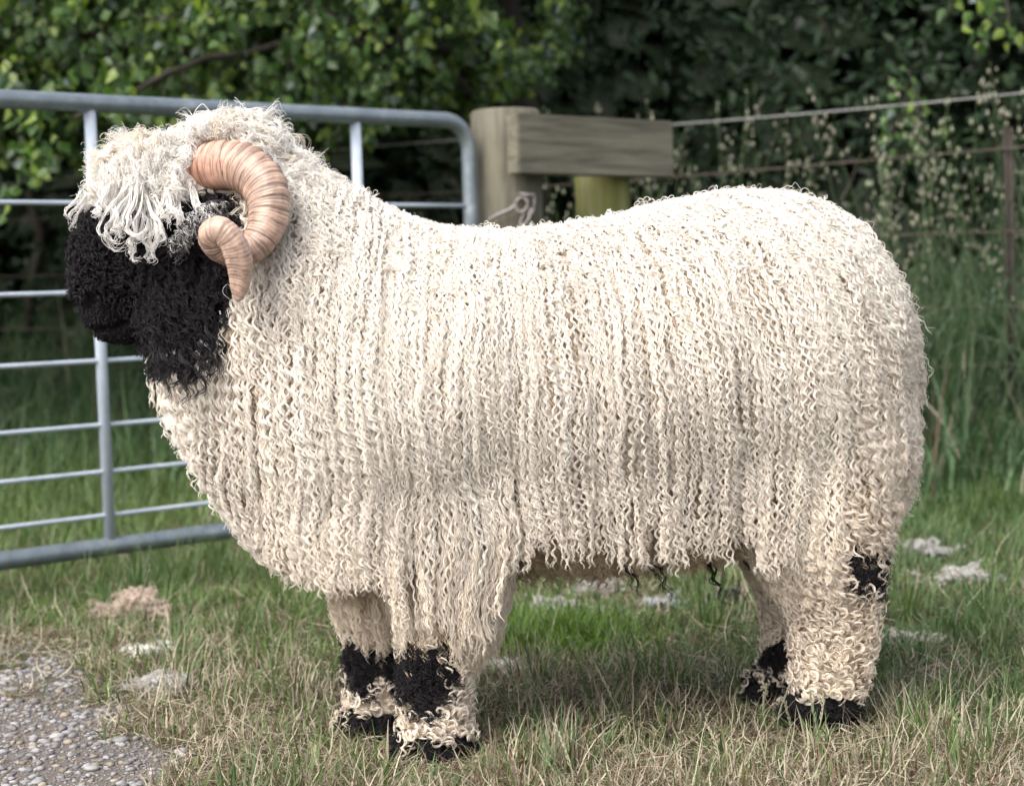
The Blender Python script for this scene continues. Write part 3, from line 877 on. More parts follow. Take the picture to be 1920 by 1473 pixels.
# --- 1. the fleece: long crimped cords in columns that run from the spine down the flanks
def slant(x):  # backward slant of the columns over the loin and thigh
    return float(0.50 * smooth(930, 1300, x) * (1 - 0.5 * smooth(1500, 1700, x)) - 0.10 * smooth(560, 380, x))
STA = np.array(STN, float)
def column(x0, side):
    """points, normals and arc length down the body surface from the spine, then hanging free"""
    phis = np.radians(np.arange(-4, 166, 2.0)); arc = 0; last = None; P_, N_ = [], []
    tx = slant(x0)
    for ph in phis:
        h = min(arc, 0.22) + 0.55 * min(max(arc - 0.22, 0), 0.2)
        x = x0 + tx * h * 1190
        if x > 1690: break
        yt = np.interp(x, STA[:, 0], STA[:, 1]); yb = np.interp(x, STA[:, 0], STA[:, 2])
        c = PC(x, (yt + yb) / 2)
        dr = Vector((0, -math.sin(ph) * side, math.cos(ph)))
        hit = BVH.ray_cast(Vector(c) + dr * 0.9, -dr)
        if hit[0] is None: continue
        if ph > 1.2 and hit[1].z < -0.45: break
        low = 0.165 if x < 1100 else 0.25
        if hit[0].z < low: break
        if last is not None: arc += (hit[0] - last).length
        last = hit[0].copy(); P_.append(np.array(hit[0])); N_.append(np.array(hit[1]))
    if len(P_) < 6: return None
    P_ = np.array(P_); N_ = np.array(N_)
    for _ in range(3): P_[1:-1] = (P_[:-2] + 2 * P_[1:-1] + P_[2:]) / 4; N_[1:-1] = unit(N_[:-2] + 2 * N_[1:-1] + N_[2:])
    # below the widest part the locks hang straight down to the hem
    e = P_[-1]; ex, _ = proj(e)
    hem = P(float(ex), float(np.interp(ex, [300, 360, 440, 500, 560, 640, 715, 750, 890, 930, 955, 985, 1250, 1400, 1450, 1600, 1640, 1660, 1690, 1720], [760, 850, 985, 1055, 1108, 1120, 1112, 1205, 1228, 1165, 1075, 1052, 1062, 1030, 1080, 1080, 1000, 930, 810, 700])), float(e[1])).z
    drop = max(0.03, e[2] - hem + RNG.normal(0, 0.011) * (ex > 960)) * RNG.uniform(0.9, 1.06); nh_ = 8
    hang = np.outer(np.linspace(0, 1, nh_ + 1)[1:], [0, 0, -drop]); hang[:, 1] += side * 0.02 * np.linspace(0, 1, nh_) * min(1, drop / .1)
    P_ = np.vstack([P_, e + hang]); N_ = np.vstack([N_, np.repeat(unit(N_[-1:] * np.array([1, 1, 0.1])), nh_, 0)])
    A = np.concatenate([[0], np.cumsum(np.linalg.norm(np.diff(P_, axis=0), axis=1))])
    u = np.arange(0, A[-1], 0.006)
    P_ = np.stack([np.interp(u, A, P_[:, i]) for i in range(3)], -1); N_ = np.stack([np.interp(u, A, N_[:, i]) for i in range(3)], -1)
    for k in range(26):
        N_[1:-1] = (N_[:-2] + 2 * N_[1:-1] + N_[2:]) / 4
        if k < 14: P_[1:-1] = (P_[:-2] + 2 * P_[1:-1] + P_[2:]) / 4
    N_ = unit(N_); A = np.concatenate([[0], np.cumsum(np.linalg.norm(np.diff(P_, axis=0), axis=1))])
    return P_, N_, A

def over_black(g):
    """locks that would hang over the black knees, hocks and feet"""
    r = np.zeros(len(g), bool)
    for k in range(0, g.shape[1], 3):
        px, py = proj(g[:, k]); m = (px > 600) & (g[:, k, 2] < 0.32)
        if m.any(): r[m] |= blackness(g[m, k])
    return r
def fleece_columns():
    gs, ns, Ls, qs, ids, lift = [], [], [], [], [], []
    ci = 0; KG = 26
    for side in (1, -1):
        x0 = 332.0
        while x0 < 1692:
            x0 += (RNG.uniform(4.4, 7.0) if side == 1 else RNG.uniform(14, 20))
            ci += 1
            col = column(x0, side)
            if col is None: continue
            P_, N_, A = col; end = A[-1]
            deep = RNG.random() * 0.010                   # some columns lie sunken between their neighbours
            a = RNG.uniform(-0.02, 0.02)
            while a < end - 0.05:
                a0 = max(a, 0.0); px_, py_ = proj(np.array([np.interp(a0, A, P_[:, i]) for i in range(3)]))
                L = RNG.uniform(0.16, 0.32) * (0.55 + 0.45 * smooth(0.0, 0.16, a0)); L = min(L, end - a0)
                if px_ < 640 and py_ < 560: L *= 0.6
                u = a0 + np.linspace(0, L, KG); s = np.linspace(0, 1, KG)
                q = np.stack([np.interp(u, A, P_[:, i]) for i in range(3)], -1); n = unit(np.stack([np.interp(u, A, N_[:, i]) for i in range(3)], -1))
                h = 0.002 + (0.017 - deep) * smooth(0, 0.22, s) + RNG.uniform(-.001, .004) * s + RNG.uniform(0, 0.008) * smooth(0.75, 1.0, s)
                jx = RNG.normal(0, 0.0034) + np.cumsum(RNG.normal(0, 0.0009, KG))
                q = q + n * h[:, None]
                jx = jx + (vnoise(q[:, 0] * 14, q[:, 2] * 9, side, seed=63) - .5) * 0.022 + (vnoise(q[:, 0] * 45, q[:, 2] * 28, side, seed=64) - .5) * 0.010
                q = q + np.outer(jx, [1, 0, 0])
                gs.append(q); ns.append(n[KG // 2]); Ls.append(L); qs.append(a0); ids.append(ci)
                a += (0.056 if side == 1 else 0.07) * RNG.uniform(0.7, 1.3)
    g = np.array(gs); n = np.array(ns); L = np.array(Ls); q = np.array(qs); ids = np.array(ids)
    px, py = proj(g[:, 6])
    ok = clear_of_horn(g) & ~(inpoly(px, py, FACE) & (px < 450)) & ~((px < 430) & (py < 420)) & ~over_black(g)
    g, n, L, q, ids, px, py = g[ok], n[ok], L[ok], q[ok], ids[ok], px[ok], py[ok]
    k = len(g)
    near = n[:, 1] < 0.3
    big = smooth(700, 500, px) * smooth(900, 500, py)                    # looser curls on the nape and neck
    jn = RNG.normal(0, 60, k)
    straight = smooth(700, 850, px + jn * .3) * smooth(1000, 940, px) * smooth(700, 1020, py + jn)
    rump = smooth(1480, 1640, px)
    # one period per column keeps the crimp in step along it
    cper = 0.0160 * (1 + RNG.normal(0, .05, ids.max() + 1))
    cph = RNG.uniform(0, 6.28, ids.max() + 1) * 0.7
    period = cper[ids] * (1 + 0.5 * big + 0.5 * straight + 0.25 * rump + 0.22 * smooth(0.15, 0.5, q)) * (1 + RNG.normal(0, .06, k))
    amp = 0.92 * (0.0021 + 0.0007 * smooth(0.15, 0.4, q) + 0.0016 * big - 0.0012 * straight + 0.0010 * rump) * RNG.uniform(0.6, 1.35, k)
    phase = 2 * np.pi * q / period + cph[ids] + 4 * vnoise(px / 120, py / 900, seed=61) + RNG.normal(0, .4, k)
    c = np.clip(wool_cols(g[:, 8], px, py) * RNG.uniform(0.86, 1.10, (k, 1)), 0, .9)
    m = near
    out = [fibres(g[m], n[m], c[m], 10, 80, L[m], amp[m], period[m], phase[m], 0.00165, 0.00044, helix=0.5, frizz=0.0016, tip=0.3, ampgrow=0.15, sjmin=0.84, colvar=0.06, pj_sd=0.2)]
    m = ~near
    out.append(fibres(g[m], n[m], c[m], 7, 44, L[m], amp[m], period[m], phase[m], 0.006, 0.0009, helix=0.6, frizz=0.003, tip=0.35, ampgrow=0.15, sjmin=0.8))
    # flyaway crimped hairs that soften the surface
    m = np.where(near)[0]; m = m[RNG.random(len(m)) < 0.3]
    out.append(fibres(g[m] + n[m][:, None] * 0.003, n[m], np.clip(c[m] * 1.08, 0, .9), 3, 60, L[m], amp[m] * 1.2, period[m], phase[m] + 1.0, 0.007, 0.00032, helix=0.8, frizz=0.009, sjmin=0.6))
    return out
FLEECE = fleece_columns()

# --- 2. under-layer, and the chest front, rump, brisket and upper legs: scattered hanging locks
def under_layer():
    def keep(p, n, px, py):
        legs = np.where(px < 1100, p[:, 2] < 0.19, p[:, 2] < 0.27)
        return ~legs & ~((px < 430) & (py < 470)) & ~inpoly(px, py, FACE) & (px > 300) & (n[:, 1] < 0.4)
    p, n, px, py = scatter(4200, keep)
    L = RNG.uniform(0.05, 0.08, len(p)); fl = np.tile(DOWN, (len(p), 1)) + np.outer(smooth(1000, 1300, px) * .3, [1, 0, 0])
    g = grow(p, n, L, fl, 0.002, 0.009, rise=0.4, grav=0.2, K=9)
    ok = clear_of_horn(g); p, n, px, py, L, g = p[ok], n[ok], px[ok], py[ok], L[ok], g[ok]
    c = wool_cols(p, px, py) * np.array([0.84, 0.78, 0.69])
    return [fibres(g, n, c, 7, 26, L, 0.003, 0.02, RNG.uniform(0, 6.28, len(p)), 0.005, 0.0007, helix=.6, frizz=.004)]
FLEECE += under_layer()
def body_scatter():
    def keep(p, n, px, py):
        col_zone = (np.abs(n[:, 0]) < 0.62) & (p[:, 2] > 0.30) & (px > 345) & (px < 1665)
        legs = np.where(px < 1100, p[:, 2] < 0.165, p[:, 2] < 0.24)
        head = (px < 430) & (py < 470) | inpoly(px, py, FACE)
        return ~col_zone & ~legs & ~head & (px > 250)
    p, n, px, py = scatter(7500, keep)
    fl = np.tile(DOWN, (len(p), 1)) - np.outer(smooth(1500, 1650, px) * 0.16 * smooth(.75, .55, p[:, 2]), [1, 0, 0])
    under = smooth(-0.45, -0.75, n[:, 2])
    L = RNG.uniform(0.08, 0.15, len(p)) - 0.04 * smooth(1400, 1600, px) * smooth(.6, .3, p[:, 2])
    L = L * (1 - 0.62 * under)
    # locks end in an even hem above the knees
    far = p[:, 1] > yc(px)
    hem = np.where(px < 1100, np.where(far, 0.178, 0.150), np.where(far, 0.15, 0.20)) + RNG.normal(0, .012, len(p))
    L = np.minimum(L, np.maximum(0.03, p[:, 2] - hem))
    g = grow(p, n, L, fl, 0.003, RNG.uniform(0.012, 0.024, len(p)), rise=0.5, grav=0.25, K=14, jitter=0.05)
    ok = clear_of_horn(g) & ~over_black(g); p, n, px, py, L, g, under = p[ok], n[ok], px[ok], py[ok], L[ok], g[ok], under[ok]
    curly = smooth(1420, 1560, px); fr = smooth(640, 420, px); sk = ((px > 680) & (px < 1000)) * 1.0
    per = 0.021 + 0.010 * fr + 0.004 * curly + 0.012 * sk; amp = 0.0032 + 0.0026 * fr + 0.0018 * curly - 0.0008 * sk
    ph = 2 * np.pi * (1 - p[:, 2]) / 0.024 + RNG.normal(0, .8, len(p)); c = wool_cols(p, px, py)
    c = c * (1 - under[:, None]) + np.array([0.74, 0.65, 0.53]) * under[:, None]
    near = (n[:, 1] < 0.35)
    gr = [fibres(g[near], n[near], c[near], 13, 46, L[near], amp[near], per[near], ph[near], 0.0036, 0.00052, helix=0.65, frizz=0.004, sjmin=0.8, ampgrow=0.25)]
    gr.append(fibres(g[~near], n[~near], c[~near], 5, 30, L[~near], amp[~near], per[~near], ph[~near], 0.006, 0.0009, helix=0.7, frizz=0.006))
    # a few dark strands under the flank
    k = 11; rp = np.array([PC(RNG.uniform(1130, 1420), RNG.uniform(1035, 1060), RNG.uniform(-.12, .0)) for _ in range(k)]); LL = RNG.uniform(.018, .07, k); t = np.linspace(0, 1, 8)
    gg = rp[:, None] + np.stack([.3 * t ** 2, 0 * t, -t], -1)[None] * LL[:, None, None]
    gr.append(fibres(gg, np.tile([0, -1., 0], (k, 1)), np.tile(BLACK, (k, 1)), 5, 30, LL, RNG.uniform(.002, .006, k), RNG.uniform(.022, .045, k), RNG.uniform(0, 6, k), .003, .0006, helix=.7, frizz=.004))
    return gr
FLEECE += body_scatter()
def overlay_curls():
    """loose disordered curls that lie over the columns on the back, rump and nape"""
    out = []
    for zone, dens, La, Lb, aa, ab, pa, pb, hh in (('back', 6500, .026, .045, .0026, .0042, .012, .017, .020), ('rump', 2000, .045, .075, .0030, .0052, .018, .026, .026), ('nape', 3000, .045, .07, .003, .0055, .02, .03, .026)):
        def keep(p, n, px, py):
            if zone == 'back': return (RNG.random(len(p)) < smooth(0.30, 0.8, n[:, 2])) & (px > 560) & (n[:, 1] < .6)
            if zone == 'rump': return (RNG.random(len(p)) < smooth(1440, 1620, px)) & (p[:, 2] > 0.30) & (n[:, 1] < .4) & (py < 1020)
            return (px > 440) & (RNG.random(len(p)) < smooth(720, 560, px) * smooth(640, 480, py)) & (n[:, 1] < .4)
        p, n, px, py = scatter(dens, keep)
        k = len(p); L = RNG.uniform(La, Lb, k)
        fl = np.tile([0.25, 0, -0.8], (k, 1)) + RNG.normal(size=(k, 3)) * (0.45 if zone == 'back' else 0.3)
        p0 = p + n * 0.006
        g = grow(p0, n, L, fl, 0.010, RNG.uniform(0.016, hh, k), rise=0.6, grav=0.1, K=8, jitter=0.2)
        ok = clear_of_horn(g); p, n, px, py, L, g = p[ok], n[ok], px[ok], py[ok], L[ok], g[ok]; k = len(p)
        c = np.clip(wool_cols(p, px, py) * RNG.uniform(.88, 1.08, (k, 1)), 0, .9)
        out.append(fibres(g, n, c, 7, 26, L, RNG.uniform(aa, ab, k), RNG.uniform(pa, pb, k), RNG.uniform(0, 6.28, k), 0.0017, 0.00046, helix=0.85, frizz=0.003, tip=0.4, sjmin=.8, ampgrow=.3))
    return out
FLEECE += overlay_curls()
curves_obj('fleece', FLEECE, ram)

# --- 3. leg wool: tight ringlets, black knees, hocks and feet
def leg_wool():
    def keep(p, n, px, py):
        return np.where(px < 1100, p[:, 2] < 0.20, p[:, 2] < 0.30) & (p[:, 2] > 0.008) & (px > 500)
    p, n, px, py = scatter(16500, keep)
    bk = blackness(p)
    out = []
    m = ~bk & (RNG.random(len(bk)) < 0.9)
    k = m.sum(); L = RNG.uniform(0.034, 0.056, k); nm = n[m]
    ax = unit(nm * RNG.uniform(.35, 1.0, (k, 1)) + DOWN * RNG.uniform(.15, .9, (k, 1)) + RNG.normal(size=(k, 3)) * 0.3)
    t = np.linspace(0, 1, 6)[None, :, None]
    g = p[m][:, None] + ax[:, None] * t * (L * 0.42)[:, None, None] + nm[:, None] * 0.002
    side_ = unit(np.cross(ax, RNG.normal(size=(k, 3))))
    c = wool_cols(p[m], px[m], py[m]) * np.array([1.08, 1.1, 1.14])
    out.append(fibres(g, side_, np.clip(c, 0, .9), 7, 26, L, RNG.uniform(0.0042, 0.0068, k), L / RNG.uniform(1.3, 2.0, k), RNG.uniform(0, 6.28, k), 0.0014, 0.00068, helix=1.0, ampgrow=0.2, tip=0.7, frizz=0.001, sjmin=0.9))
    m = bk; k = m.sum(); foot = p[m][:, 2] < 0.075
    L = np.where(foot, RNG.uniform(0.016, 0.032, k), RNG.uniform(0.022, 0.042, k))
    fl = np.tile(DOWN, (k, 1)) + RNG.normal(size=(k, 3)) * 0.25
    g = grow(p[m], n[m], L, fl, 0.002, 0.016, rise=0.6, grav=0.2, K=9, jitter=0.15)
    g[..., 2] = np.maximum(g[..., 2], 0.004)
    out.append(fibres(g, n[m], np.tile(BLACK * 1.1, (k, 1)), 7, 24, L, RNG.uniform(0.002, 0.005, k), RNG.uniform(0.022, 0.04, k), RNG.uniform(0, 6.28, k), 0.003, 0.0006, helix=0.7, frizz=0.006, colvar=0.25))
    return out
curves_obj('leg_wool', leg_wool(), ram)

# --- 4. black face wool, muzzle fuzz and beard
def face_wool():
    def keep(p, n, px, py): return inpoly(px, py, FACE) & (px < 470) & (py < 740) 
    p, n, px, py = scatter(36000, keep)
    mz = inpoly(px, py, MUZZLE)
    beard = (~mz) & (RNG.random(len(px)) < np.maximum(smooth(215, 330, px) * smooth(430, 540, py), smooth(600, 640, py) * (px > 225)))
    short = ~mz & ~beard
    out = []
    k = short.sum(); L = RNG.uniform(0.016, 0.032, k)
    fl = unit(np.tile([-0.25, 0, -0.8], (k, 1)) + RNG.normal(size=(k, 3)) * 0.6)
    g = grow(p[short], n[short], L, fl, 0.001, 0.012, rise=0.9, grav=0.1, K=7, jitter=0.3)
    bc = np.tile(BLACK, (k, 1))
    out.append(fibres(g, n[short], bc, 7, 20, L, RNG.uniform(0.002, 0.0045, k), RNG.uniform(0.012, 0.02, k), RNG.uniform(0, 6.28, k), 0.0014, 0.00050, helix=0.9, frizz=0.002, colvar=0.3))
    k = mz.sum(); L = RNG.uniform(0.003, 0.007, k)
    fl = unit(np.tile([0.2, 0, -0.8], (k, 1)) + RNG.normal(size=(k, 3)) * 0.4)
    g = grow(p[mz], n[mz], L, fl, 0.0005, 0.003, rise=0.6, grav=0.1, K=5, jitter=0.2)
    out.append(fibres(g, n[mz], np.tile(BLACK * 0.9, (k, 1)), 4, 7, L, 0.0006, 0.012, RNG.uniform(0, 6.28, k), 0.0018, 0.0004, helix=0.9, colvar=0.3))
    pick = np.where(beard)[0]; pick = pick[RNG.random(len(pick)) < 0.46]
    k = len(pick); L = RNG.uniform(0.6, 1.1, k) * (0.020 + 0.038 * np.exp(-((px[pick] - 345) / 60) ** 2) + 0.008 * smooth(250, 320, px[pick]))
    fl = np.tile([0.05, 0, -1.0], (k, 1)) + RNG.normal(size=(k, 3)) * 0.25
    g = grow(p[pick], n[pick], L, fl, 0.002, RNG.uniform(0.012, 0.03, k), rise=0.7, grav=0.3, K=11, jitter=0.15)
    out.append(fibres(g, n[pick], np.tile(BLACK * 1.15, (k, 1)), 9, 34, L, RNG.uniform(0.0025, 0.0055, k), RNG.uniform(0.02, 0.034, k), RNG.uniform(0, 6.28, k), 0.0022, 0.00052, helix=0.8, frizz=0.004, tipcurl=0.06, colvar=0.3))
    # a few long wisps under the jaw
    rp = np.array([PC(x, y, -0.150 + 0.008 * (i % 3)) for i, (x, y) in enumerate([(335, 655), (345, 665), (350, 650), (365, 660), (300, 650), (318, 668), (385, 610), (400, 600), (280, 640), (372, 640)])])
    k = len(rp); nn = np.tile([0, -1.0, 0], (k, 1)); L = RNG.uniform(0.05, 0.085, k)
    t = np.linspace(0, 1, 10)
    g = rp[:, None] + np.stack([0.012 * np.sin(t * 3), -0.012 * t, -t], -1)[None] * np.stack([np.ones(k), np.ones(k), L], -1)[:, None]
    out.append(fibres(g, nn, np.tile(BLACK, (k, 1)), 12, 40, L, 0.0042, 0.036, RNG.uniform(0, 6.28, k), 0.0032, 0.0006, helix=0.6, frizz=0.006, tip=0.15))
    return out
curves_obj('face_wool', face_wool(), ram)

# --- 5. white mop on the poll and forelock over the face
POLL = PC(425, 262)
def mop():
    out = []
    def keep(p, n, px, py):
        return (px < 520) & (py < 385) & ~inpoly(px, py + 14, FACE) & (n[:, 2] > -0.35)
    for dens, La, Lb, nf, wd, a0, a1, p0, p1, h1 in ((7000, .03, .05, 10, .006, .002, .004, .025, .04, .014), (3800, .06, .12, 22, .0062, .0045, .0085, .030, .048, .034), (500, .09, .15, 5, .006, .006, .010, .03, .045, .045)):
        p, n, px, py = scatter(dens, keep)
        k = len(p)
        rad = p - POLL; rad[:, 2] = 0
        fl = unit(rad) * 0.5 + np.array([-0.22, -0.05, -0.7]) + RNG.normal(size=(k, 3)) * 0.22
        fl[px > 430] += np.array([0.5, 0, 0])
        L = RNG.uniform(La, Lb, k)
        L = np.minimum(L, np.maximum(.022, (358 - py + np.abs(RNG.normal(0, 22, k))) / 1240 + 0.012))
        g = grow(p, n, L, fl, 0.003, RNG.uniform(0.006, h1, k), rise=0.8, grav=0.10, stiff=0.66, K=12, jitter=0.15)
        ok = clear_of_horn(g)
        # roots above the horn: their locks stand up and back instead of falling over it
        r = ~ok; L[r] = RNG.uniform(.025, .05, r.sum())
        g[r] = grow(p[r], n[r], L[r], np.tile([0.25, 0.2, 0.6], (r.sum(), 1)) + RNG.normal(size=(r.sum(), 3)) * .3, 0.003, 0.03, rise=1.2, grav=-0.1, K=12, jitter=0.2)
        ok = clear_of_horn(g)
        p, n, px, py, L, g = p[ok], n[ok], px[ok], py[ok], L[ok], g[ok]; k = len(p)
        c = np.clip(WHITE * 1.02 * (0.95 + RNG.normal(0, .04, (k, 1))), 0, .92)
        c = np.where((RNG.random((k, 1)) < 0.15), c * np.array([0.95, 0.89, 0.80]), c)
        out.append(fibres(g, n, c, nf, 36, L, RNG.uniform(a0, a1, k), RNG.uniform(p0, p1, k), RNG.uniform(0, 6.28, k), wd * 0.85, 0.00042, helix=0.85, frizz=0.008, tipcurl=0.10, tip=0.4, sjmin=.75, ampgrow=0.6))
    # forelock ringlets hanging on the black face
    F = [[(255, 340), (226, 378), (200, 414), (202, 440), (222, 450), (238, 438)],
         [(262, 335), (252, 384), (243, 412), (242, 434), (260, 444), (277, 434), (276, 412), (264, 400)],
         [(274, 350), (284, 388), (302, 413), (305, 438), (288, 452), (275, 442)],
         [(268, 370), (254, 437), (243, 462), (245, 482), (256, 493)],
         [(282, 385), (276, 445), (280, 474), (277, 490)],
         [(292, 362), (305, 405), (315, 398), (327, 382)],
         [(156, 368), (140, 392), (126, 412), (130, 420)],
         [(334, 350), (340, 420), (350, 442), (362, 428)],
         [(232, 345), (214, 392), (214, 424), (230, 432)],
         [(300, 345), (316, 392), (330, 408), (322, 424)],
         [(356, 340), (366, 380), (384, 404), (378, 424)],
         [(212, 348), (190, 384), (184, 404), (196, 412)],
         [(246, 350), (236, 400), (224, 430), (236, 446)],
         [(318, 350), (300, 400), (296, 440), (306, 452)]]
    G_, LL, NN, CC = [], [], [], []
    for path in F:
        for r in range(3):
            jx, jy = RNG.normal(0, 6, 2); m = len(path)
            cp = np.array([PC(x + jx, y + jy, -0.085 - 0.058 * min(1, k_ / 2.0) - 0.004 * k_) if x > 170 else PC(x + jx, y + jy, -0.07) for k_, (x, y) in enumerate(path)])
            q = resample(cp[None], 24)[0]
            G_.append(q); LL.append(np.linalg.norm(np.diff(q, axis=0), axis=1).sum()); NN.append([0, -1, 0.15]); CC.append(WHITE * RNG.uniform(0.80, 0.95))
    G_ = np.array(G_); LL = np.array(LL); NN = np.array(NN, float); k = len(G_)
    out.append(fibres(G_, NN, np.clip(np.array(CC), 0, .92), 11, 44, LL, RNG.uniform(0.001, 0.0030, k), RNG.uniform(0.03, 0.05, k), RNG.uniform(0, 6.28, k), np.where(np.arange(k) % 3, 0.0014, 0.0030), 0.00040, helix=0.8, frizz=0.004, tip=0.10, sjmin=0.62))
    return out
curves_obj('forelock', mop(), ram)

# --- 6. horns
def mat_horn():
    m, nt, out = new_mat('horn'); N = NT(nt)
    a = N.n('ShaderNodeAttribute', attribute_name='col'); tc = N.n('ShaderNodeTexCoord')
    no = N.n('ShaderNodeTexNoise', Scale=45.0, Detail=7.0); N.l(tc.outputs['Object'], no.inputs['Vector'])
    mr = N.n('ShaderNodeMapRange'); mr.inputs['To Min'].default_value = 0.72; mr.inputs['To Max'].default_value = 1.22; N.l(no.outputs['Fac'], mr.inputs['Value'])
    mu = N.n('ShaderNodeVectorMath', operation='MULTIPLY'); N.l(a.outputs['Color'], mu.inputs[0]); N.l(mr.outputs[0], mu.inputs[1])
    b = N.n('ShaderNodeBsdfPrincipled', Roughness=0.47); b.inputs['Specular IOR Level'].default_value = 0.5
    b.inputs['Subsurface Weight'].default_value = 0.12; b.inputs['Subsurface Radius'].default_value = (0.01, 0.004, 0.002); b.inputs['Subsurface Scale'].default_value = 0.5
    bu = N.n('ShaderNodeBump', Strength=0.9, Distance=0.003); N.l(no.outputs['Fac'], bu.inputs['Height']); N.l(bu.outputs[0], b.inputs['Normal'])
    N.l(mu.outputs[0], b.inputs['Base Color']); N.l(b.outputs[0], out.inputs[0]); return m
M_HORN = mat_horn()
def build_horn(mirror):
    g, rr = horn_path(420)
    if mirror: g[:, 1] = 2 * float(yc(345)) - g[:, 1]
    t = unit(np.gradient(g, axis=0)); s = np.concatenate([[0], np.cumsum(np.linalg.norm(np.diff(g, axis=0), axis=1))])
    sides = 40; th = np.linspace(0, 2 * np.pi, sides, endpoint=False)
    N_ = np.zeros_like(g); u = np.array([0, -1.0, 0]); 
    for i in range(len(g)):
        u = u - t[i] * u.dot(t[i]); u /= np.linalg.norm(u); N_[i] = u
    B_ = np.cross(t, N_)
    # which side of the section is the outer edge of the coil
    cc_ = g[:150].mean(0); d0 = g[90] - cc_; OUT = math.pi / 2 - math.atan2(B_[90].dot(d0), N_[90].dot(d0))
    fade = smooth(0, 0.10, s) * 0 + 1
    TH, SS = np.meshgrid(th, s)
    wob = 0.35 * np.sin(TH * 2 + 1) + 0.5 * vnoise(np.cos(TH) * 2 + 5, SS * 60, np.sin(TH) * 2, seed=77)
    wob = wob + 1.6 * vnoise(SS * 45, np.cos(TH) * .6 + 9, np.sin(TH) * .6, seed=79)
    big = np.sin(2 * np.pi * SS / 0.0135 + wob * 3.4); fine = np.sin(2 * np.pi * SS / 0.0050 + wob * 5); ff = np.sin(2 * np.pi * SS / 0.0024 + wob * 6)
    va = 0.35 + 1.1 * vnoise(SS * 55, np.cos(TH) * 1.5, np.sin(TH) * 1.5 + 4, seed=80)
    outer = smooth(-0.2, 0.9, np.sin(TH + OUT))
    ridge = (0.017 * big + 0.017 * fine + 0.008 * ff) * va ** 1.6 + outer * 0.045 * np.clip(np.sin(2 * np.pi * SS / 0.0165 + wob * 1.5), -.4, 1) * smooth(0.75, 0.2, SS / s[-1])
    amp = smooth(0.0, 0.05, SS) * (0.55 + 0.45 * smooth(s[-1], s[-1] * .55, SS))
    keel = 0.05 * np.cos(TH - 2.0) ** 3                                  # slightly angular section
    lump = 0.07 * (vnoise(SS * 40, np.cos(TH) * 1.3 + 3, np.sin(TH) * 1.3, seed=78) - .5)
    rad = rr[:, None] * (1 + ridge * amp * 1.1 + keel + lump * 1.5)
    rad *= np.where(s < 0.02, 1, 1)[:, None]
    v = g[:, None] + rad[..., None] * (N_[:, None] * np.cos(th)[None, :, None] * 0.78 + B_[:, None] * np.sin(th)[None, :, None])
    n = len(g); V = v.reshape(-1, 3)
    i = np.arange(n - 1)[:, None] * sides; j = np.arange(sides)[None]; k = (j + 1) % sides
    f = np.stack([i + j, i + k, i + sides + k, i + sides + j], -1).reshape(-1, 4)
    V = np.vstack([V, g[0], g[-1] + t[-1] * 0.004]); jj = np.arange(sides); kk = (jj + 1) % sides; b = (n - 1) * sides
    fs = [f, np.stack([np.full(sides, len(V) - 2), kk, jj], -1), np.stack([np.full(sides, len(V) - 1), b + jj, b + kk], -1)]
    sn = (SS / s[-1])[..., None]
    pink = np.array([0.66, 0.35, 0.245]); tan = np.array([0.47, 0.315, 0.235]); pale = np.array([0.56, 0.385, 0.295])
    c = pink * (1 - smooth(0.02, 0.35, sn)) + tan * smooth(0.02, 0.35, sn)
    c = c * (1 - smooth(0.6, 0.85, sn)) + pale * smooth(0.6, 0.85, sn)
    blot = vnoise(SS * 30, np.cos(TH) * 2.2 + 7, np.sin(TH) * 2.2, seed=81)[..., None] * 0.6 + vnoise(SS * 110, np.cos(TH) * 5 + 7, np.sin(TH) * 5, seed=82)[..., None] * 0.4
    c = c * (0.46 + 0.70 * blot)
    groove = np.clip(-ridge / 0.02, 0, 1)[..., None] * amp[..., None]
    c = c * (1 - 0.55 * groove)
    dl = (np.exp(-((SS - 0.10 - 0.012 * np.sin(TH)) / 0.0012) ** 2) + 0.8 * np.exp(-((SS - 0.052 - 0.006 * np.sin(TH * 2)) / 0.0009) ** 2) + .7 * np.exp(-((SS - 0.15 - 0.01 * np.cos(TH)) / 0.0009) ** 2))[..., None]
    c = c * (1 - 0.75 * dl)
    C = np.vstack([c.reshape(-1, 3), pink, pale])
    me = mesh_np('horn', V, fs, True, C)
    bm = bmesh.new(); bm.from_mesh(me); bmesh.ops.recalc_face_normals(bm, faces=bm.faces); bm.to_mesh(me); bm.free()
    return add_obj('horn', me, M_HORN, ram)
build_horn(False); build_horn(True)

